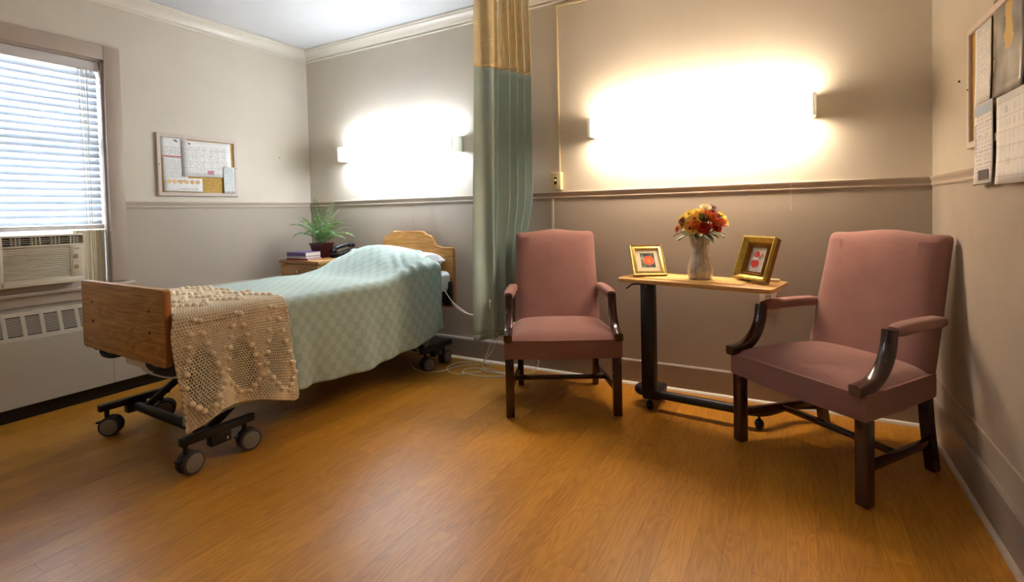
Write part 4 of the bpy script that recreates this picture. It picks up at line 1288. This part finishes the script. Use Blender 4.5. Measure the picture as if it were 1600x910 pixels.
for yy, zz in ((-0.085, 0.055), (0.078, 0.092)): box(b, (-0.052, yy, zz), (0.048, 0.052, 0.034), 0.012)
obj('handset', b, 'blackp', ph)
b = B(); cpts = []
for i in range(160):
    f = i / 159
    cpts.append(Vector((-0.075 - 0.03 * math.sin(PI * f) + 0.006 * math.cos(i * 0.9), -0.10 + 0.14 * f, 0.012 + 0.006 * math.sin(i * 0.9))))
tube(b, cpts, 0.002, 5); obj('coiled_cord', b, 'blackp', ph)

# ================================================================== PRIVACY CURTAIN
CB = Vector((2.2, -0.25, 0.29))
cu = thing('privacy_curtain', 'sage green privacy curtain with gold net top, bunched beside the bed', 'curtain', CB)
def cpath(f, z):
    """f 0..1 along the gathered cloth, z height"""
    k = sm(0.29, 2.58, z)
    low = 1 - sm(0.75, 1.25, z)
    if f < 0.20:
        g = f / 0.20
        x = (2.090 + 0.026 * k) + (0.100 - 0.012 * k) * g
        y = (-0.485 + 0.06 * k) + (0.100) * g
        wob = 0.012 * math.sin(g * PI * 2 + z * 1.3) 
        x += wob * 0.5; y -= wob
        return Vector((x, y, z))
    g = (f - 0.20) / 0.80
    amp = 0.056 - 0.018 * low - 0.012 * sm(2.05, 2.55, z)
    ph_ = g * 2 * PI * 4.5
    xb = 2.180 + 0.090 * g * (1 - 0.75 * low) + 0.01 * k
    x = xb + amp * math.sin(ph_ + 0.35 * math.sin(z * 2)) * min(1, g * 6)
    y = (-0.385 + 0.06 * k) + (0.335 - 0.055 * k) * g + 0.010 * math.cos(ph_) 
    return Vector((x, y, z))
def cloth(z0, z1, nz, nf, f0=0.0, f1=1.0, zf=None):
    b = B(); g = []
    for i in range(nz + 1):
        g.append([b.verts.new(cpath(f0 + (f1 - f0) * j / nf, (z0 + (z1 - z0) * i / nz))) for j in range(nf + 1)])
    for i in range(nz):
        for j in range(nf): b.faces.new((g[i][j], g[i][j + 1], g[i + 1][j + 1], g[i + 1][j]))
    return b
GT = 2.048
o = obj('curtain_cloth', cloth(0.325, GT, 44, 220), 'curtain', cu, world=True, angle=80)
md = o.modifiers.new('thick', 'SOLIDIFY'); md.thickness = 0.0016; md.offset = 0
o = obj('hem', cloth(0.292, 0.330, 2, 220), 'curtain_h', cu, world=True, angle=80)
md = o.modifiers.new('thick', 'SOLIDIFY'); md.thickness = 0.0045; md.offset = 0
o = obj('net_tape', cloth(GT - 0.004, GT + 0.016, 1, 220), 'netband', cu, world=True, angle=80)
md = o.modifiers.new('thick', 'SOLIDIFY'); md.thickness = 0.0032; md.offset = 0
o = obj('net_top', cloth(GT + 0.012, 2.560, 62, 190), 'net', cu, world=True, angle=80)
o['kind'] = 'stuff'
md = o.modifiers.new('net', 'WIREFRAME'); md.thickness = 0.0046; md.use_even_offset = False; md.use_boundary = True
o = obj('heading_tape', cloth(2.548, 2.566, 1, 200), 'netband', cu, world=True, angle=80)
md = o.modifiers.new('thick', 'SOLIDIFY'); md.thickness = 0.003; md.offset = 0
b = B()
p = cpath(0.155, 0.50); box(b, (p.x + 0.008, p.y - 0.012, 0.520), (0.004, 0.018, 0.055), 0.0, Matrix.Identity(4)); obj('care_tag', b, 'sheet', cu, world=True)
for k in range(8):
    f = 0.03 + 0.94 * k / 7
    p = cpath(f, 2.56)
    b = B(); tube(b, spline([(p.x, p.y, 2.545), (p.x + 0.006, p.y, 2.562), (2.19, p.y, 2.572), (2.19, p.y, 2.582)], 4), 0.0016, 5); obj('hook', b, 'hook', cu, world=True)
tr = B()
rng(tr, 2.176, 2.204, -4.2, -0.03, 2.580, 2.600, 0.002)
tag(obj('curtain_track', tr, 'hook'), 'steel curtain track fixed to the ceiling', 'track')

# ================================================================== WALL ITEMS
# left bulletin board
LBY0, LBY1, LBZ0, LBZ1 = -1.280, -0.700, 1.280, 1.724
def board(name, label, mtx, w, h, fw=0.027):
    t = thing(name, label, 'notice board', mtx)
    b = B(); ring_frame(b, w, h, [(0, 0.0), (0, 0.014), (0.003, 0.018), (fw - 0.003, 0.018), (fw, 0.014), (fw, 0.006)]); obj('frame', b, 'bframe', t, smooth=False)
    b = B(); box(b, (0, 0, 0.004), (w - 0.01, h - 0.01, 0.007)); obj('cork_panel', b, 'cork', t)
    for s in (-1, 1):
        b = B(); cyl(b, (s * (w / 2 - fw / 2), 0, 0.0175), (s * (w / 2 - fw / 2), 0, 0.020), 0.004, 0.003, 10); obj('screw', b, 'pin', t)
    return t
board('notice_board', 'cork notice board in whitewashed frame beside the window', on_left((LBY0 + LBY1) / 2, (LBZ0 + LBZ1) / 2), LBY1 - LBY0, LBZ1 - LBZ0)
def sheet_obj(name, label, mtx, w, h, mat, curl=0.004, group=None, n=8):
    b = B(); g = []
    for i in range(n + 1):
        row = []
        for j in range(n + 1):
            u, v = -1 + 2 * i / n, -1 + 2 * j / n
            row.append(b.verts.new((u * w / 2, v * h / 2, curl * (0.25 * (u * u) + 0.75 * max(0, -v) ** 2))))
        g.append(row)
    for i in range(n):
        for j in range(n): b.faces.new((g[i][j], g[i + 1][j], g[i + 1][j + 1], g[i][j + 1]))
    o = obj(name, b, mat, None, mtx=mtx, angle=80)
    md = o.modifiers.new('t', 'SOLIDIFY'); md.thickness = 0.0006; md.offset = 0
    return tag(o, label, 'paper', group)
def child_patch(o, x, y, w, h, z, mat, name):
    b = B(); box(b, (x, y, z), (w, h, 0.0006)); return obj(name, b, mat, o)
def LP(y, z, d=0.0095, a=0.0): return on_left(y, z, d) @ Matrix.Rotation(R(a), 4, 'Z')
G = 'papers on the left notice board'
red_m = pm('print_red', (196, 62, 62), 0.6); tan_m = pm('print_tan', (226, 188, 128), 0.6); dk_m = pm('print_dark', (70, 62, 66), 0.6); pink_m = pm('print_pink', (206, 130, 146), 0.6)
s1 = sheet_obj('notice_letter', 'letter with small emblem and red bar, top left of board by window', LP(-1.162, 1.625), 0.175, 0.150, print_mat('letter_print', 0.175, 0.150, 0.012, top=0.62), 0.002, G)
child_patch(s1, 0.0, -0.062, 0.165, 0.008, 0.0016, red_m, 'red_bar')
b = B(); prism(b, [(-0.006, 0.052), (0.004, 0.060), (0.018, 0.054), (0.026, 0.040), (0.016, 0.044), (0.004, 0.050)], 0.0010, 0.0016, lambda a, c, d: (a, c, d)); obj('emblem', b, dk_m, s1)
s2 = sheet_obj('notice_page', 'page of close text under the red barred letter', LP(-1.160, 1.470, 0.0105), 0.165, 0.170, print_mat('page_print', 0.165, 0.17, 0.0095, dens=0.40), 0.003, G)
s3 = sheet_obj('menu_card', 'card with a row of six tan discs at the board bottom left', LP(-1.108, 1.362, 0.0125), 0.265, 0.098, print_mat('card_print', 0.265, 0.098, 0.012, top=0.40, dens=0.55), 0.002, G)
for i in range(6):
    b = B(); prism(b, arc(-0.098 + i * 0.0395, 0.022, 0.0155, 0, 340, 17), 0.0006, 0.0014, lambda a, c, d: (a, c, d)); obj('disc', b, tan_m, s3)
child_patch(s3, 0.04, -0.030, 0.12, 0.003, 0.0016, red_m, 'red_line')
s4 = sheet_obj('activity_calendar', 'large white activity calendar sheet pinned in the board middle', LP(-0.932, 1.558, 0.0125, 0.6), 0.365, 0.265, print_mat('calendar_print', 0.365, 0.265, 0.0115, cols=7, dens=0.50, top=0.9), 0.003, G)
child_patch(s4, 0.022, -0.098, 0.046, 0.030, 0.0018, pink_m, 'pink_box')
b = B(); prism(b, [(-0.138, 0.108), (-0.128, 0.114), (-0.118, 0.108), (-0.124, 0.100)], 0.0008, 0.0014, lambda a, c, d: (a, c, d)); obj('emblem', b, dk_m, s4)
s5 = sheet_obj('folded_slip', 'narrow glossy slip at the board lower right', LP(-0.772, 1.408, 0.0165), 0.088, 0.205, print_mat('slip_print', 0.088, 0.205, 0.010, paper=(226, 230, 230), ink=(110, 120, 120)), 0.006, G)

# right bulletin board
RB0, RB1, RZ0, RZ1 = -0.627, -1.215, 1.310, 1.756
board('notice_board', 'notice board on the right wall by the armchair corner', on_right((RB0 + RB1) / 2, (RZ0 + RZ1) / 2), RB0 - RB1, RZ1 - RZ0)
def RP(y, z, d=0.0105, a=0.0): return on_right(y, z, RW - d) @ Matrix.Rotation(R(a), 4, 'Z')
G2 = 'papers on the right notice board'
r1 = sheet_obj('notice_page', 'curling typed page hanging at left of the right wall board', RP(-0.792, 1.588, 0.0115, -1), 0.165, 0.285, print_mat('typed_print', 0.165, 0.285, 0.0085, dens=0.40), 0.004, G2)
r2 = sheet_obj('date_strip', 'blue edged date strip hanging below the right wall board', RP(-0.838, 1.310, 0.021, 1), 0.190, 0.280, print_mat('strip_print', 0.190, 0.28, 0.014, paper=(228, 226, 226), dens=0.52, cols=6), 0.006, G2)
blue_m = pm('print_blue', (150, 172, 196), 0.5)
child_patch(r2, 0.0, 0.120, 0.188, 0.034, 0.0014, blue_m, 'blue_band'); child_patch(r2, -0.085, -0.03, 0.016, 0.21, 0.0014, blue_m, 'blue_edge'); child_patch(r2, 0.01, -0.106, 0.10, 0.034, 0.0062, dk_m, 'dark_box'); child_patch(r2, 0.0, -0.1375, 0.188, 0.004, 0.0066, dk_m, 'dark_edge')
N = NT('calendar_photo_print')
co = N.coord('Object'); sep = N.n('ShaderNodeSeparateXYZ'); N.link(co, sep.inputs[0])
g_ = N.noise(co, 6.0, 2)
c_ = N.ramp(g_, [(0.3, lin((96, 92, 86))), (0.55, lin((150, 146, 138))), (0.75, lin((186, 182, 172)))])
dx = N.math('ADD', N.math('SUBTRACT', sep.outputs[0], 0.0), N.math('MULTIPLY', N.math('SUBTRACT', N.noise(co, 14.0, 2), 0.5), 0.09))
c_ = N.mix(N.math('MULTIPLY', N.math('LESS_THAN', N.math('ABSOLUTE', dx), 0.03), N.math('GREATER_THAN', sep.outputs[1], -0.02)), c_, lin((208, 168, 84)))
N.link(c_, N.b.inputs['Base Color']); N.b.inputs['Roughness'].default_value = 0.25
r3 = sheet_obj('calendar_photo', 'glossy grey photo page of the wall calendar on the right board', RP(-1.030, 1.605, 0.0125), 0.250, 0.325, N.m, 0.006, G2)
r4 = sheet_obj('calendar_grid', 'white date page of the wall calendar hanging off the right board', RP(-1.092, 1.305, 0.0215), 0.250, 0.275, print_mat('grid_print', 0.25, 0.275, 0.04, cols=7, dens=0.62), 0.006, G2)
for (y, z, nm) in ((-0.46, 1.60, 'small pin hole mark on the right wall near the corner'),):
    b = B(); sphere(b, (0, 0, 0.002), 0.0045, 8, 6); tag(obj('wall_pin', b, 'pin', None, mtx=on_right(y, z)), nm, 'pin')
b = B(); sphere(b, (0, 0, 0.002), 0.0045, 8, 6); tag(obj('wall_pin', b, 'pin', None, mtx=on_left(-0.31, 1.625)), 'small dark pin in the window wall near the corner', 'pin')

# switch box and surface conduit
sw = thing('switch_box', 'ivory surface switch box on the chair rail by the curtain', 'switch', on_back(2.488, 1.312))
b = B(); box(b, (0, 0, 0.022), (0.072, 0.118, 0.044), 0.003); obj('box_body', b, 'ivory', sw)
b = B(); box(b, (0, 0, 0.046), (0.072, 0.118, 0.005), 0.002); cvp = obj('cover_plate', b, 'ivory', sw)
b = B(); rng(b, -0.009, 0.009, -0.024, 0.024, 0.0480, 0.0492); obj('switch_slot', b, 'blackp', cvp)
b = B(); box(b, (0, 0.004, 0.054), (0.009, 0.012, 0.014), 0.002); obj('toggle', b, 'ivory', cvp)
b = B(); rng(b, -0.018, 0.018, 0.033, 0.044, 0.0482, 0.0490); obj('label_strip', b, 'trim', cvp)
b = B(); rng(b, 2.494, 2.508, -0.0115, -0.0005, 1.372, 2.489, 0.003)
tag(obj('surface_conduit', b, 'ivory'), 'thin cream conduit climbing from the switch box', 'conduit')
b = B(); rng(b, 2.509, 4.46, -0.0115, -0.0005, 2.475, 2.489, 0.003)
tag(obj('surface_conduit', b, 'ivory'), 'thin cream conduit running under the crown moulding', 'conduit')
ot = thing('wall_outlet', 'beige wall outlet behind the oak table end', 'outlet', on_back(3.752, 0.575))
b = B(); box(b, (0, 0, 0.003), (0.085, 0.125, 0.006), 0.002); obj('face_plate', b, 'trim_t', ot)
for y in (0.028, -0.028):
    b = B(); prism(b, arc(0, y, 0.017, 0, 340, 17), 0.005, 0.0072, lambda a, c, d: (a, c, d)); so = obj('socket', b, 'trim_t', ot)
    b = B()
    for x in (-0.007, 0.007): rng(b, x - 0.0016, x + 0.0016, y - 0.004, y + 0.006, 0.0068, 0.0076)
    obj('slots', b, 'blackp', so)

# ================================================================== CABLES
def cable(label, pts, r=0.0034, n=8, name='cable'):
    b = B(); tube(b, spline(pts, n), r, 6)
    return tag(obj(name, b, 'white_c'), label, 'cable')
f = 0.004
cable('white cable curling from under the bed head across the floor', [(1.30, -0.22, f), (1.40, -0.30, f), (1.52, -0.385, f), (1.645, -0.40, f), (1.72, -0.33, f), (1.75, -0.21, f), (1.82, -0.12, f), (1.90, -0.11, 0.02), (1.99, -0.10, 0.12), (2.04, -0.10, 0.24), (2.05, -0.10, 0.34)])
cable('white cable looped in a wide ring on the floor below the curtain', [(1.800, -0.075, f), (1.720, -0.150, 0.010), (1.700, -0.240, f), (1.758, -0.322, f), (1.852, -0.348, f), (1.92, -0.316, 0.011), (1.972, -0.234, f), (1.993, -0.152, 0.011), (1.96, -0.085, f), (1.88, -0.05, f)])
cable('white cable hanging behind the curtain and running to the armchair', [(2.075, -0.13, 0.36), (2.03, -0.16, 0.22), (1.98, -0.17, 0.10), (1.945, -0.17, 0.02), (2.00, -0.175, 0.012), (2.08, -0.185, f), (2.16, -0.19, f), (2.24, -0.16, f), (2.30, -0.08, f), (2.335, -0.055, 0.06), (2.32, -0.05, 0.10)])
cable('white cable forming the lower loop on the floor', [(2.24, -0.21, f), (2.181, -0.245, f), (2.107, -0.285, f), (2.01, -0.319, f), (1.926, -0.325, 0.012), (1.865, -0.296, f), (1.847, -0.233, f), (1.895, -0.180, f), (1.95, -0.20, 0.012), (2.02, -0.21, f), (2.14, -0.205, f), (2.25, -0.235, f)])
cable('straight white wire along the top of the back wall baseboard', [(1.20, -0.008, 0.162), (1.7, -0.008, 0.162), (2.3, -0.008, 0.162)], 0.003, 2, 'wire')
cable('white call cord slung from the bed head to the curtain', [(1.500, -0.245, 0.715), (1.560, -0.21, 0.64), (1.645, -0.19, 0.545), (1.715, -0.19, 0.468), (1.80, -0.19, 0.415), (1.87, -0.21, 0.395), (1.99, -0.26, 0.40)], 0.0036, 8, 'call_cord')
cable('second thinner call cord sagging below the first at the bed head', [(1.655, -0.125, 0.46), (1.70, -0.14, 0.425), (1.77, -0.16, 0.400), (1.85, -0.18, 0.385), (1.98, -0.22, 0.40)], 0.0028, 8, 'call_cord')
b = B(); cp_ = spline([(1.566, -0.30, 0.330), (1.573, -0.30, 0.224), (1.553, -0.30, 0.157), (1.497, -0.30, 0.112), (1.442, -0.30, 0.131), (1.420, -0.30, 0.179), (1.412, -0.30, 0.30)], 40)
fr_ = frames(cp_)
hel = [p + u * (0.007 * math.cos(i * 0.85)) + w * (0.007 * math.sin(i * 0.85)) for i, (p, t, u, w) in enumerate(fr_)]
tube(b, hel, 0.0028, 5); tag(obj('coiled_cord', b, 'white_c'), 'coiled white cord hanging in a loop under the bed head', 'cord')
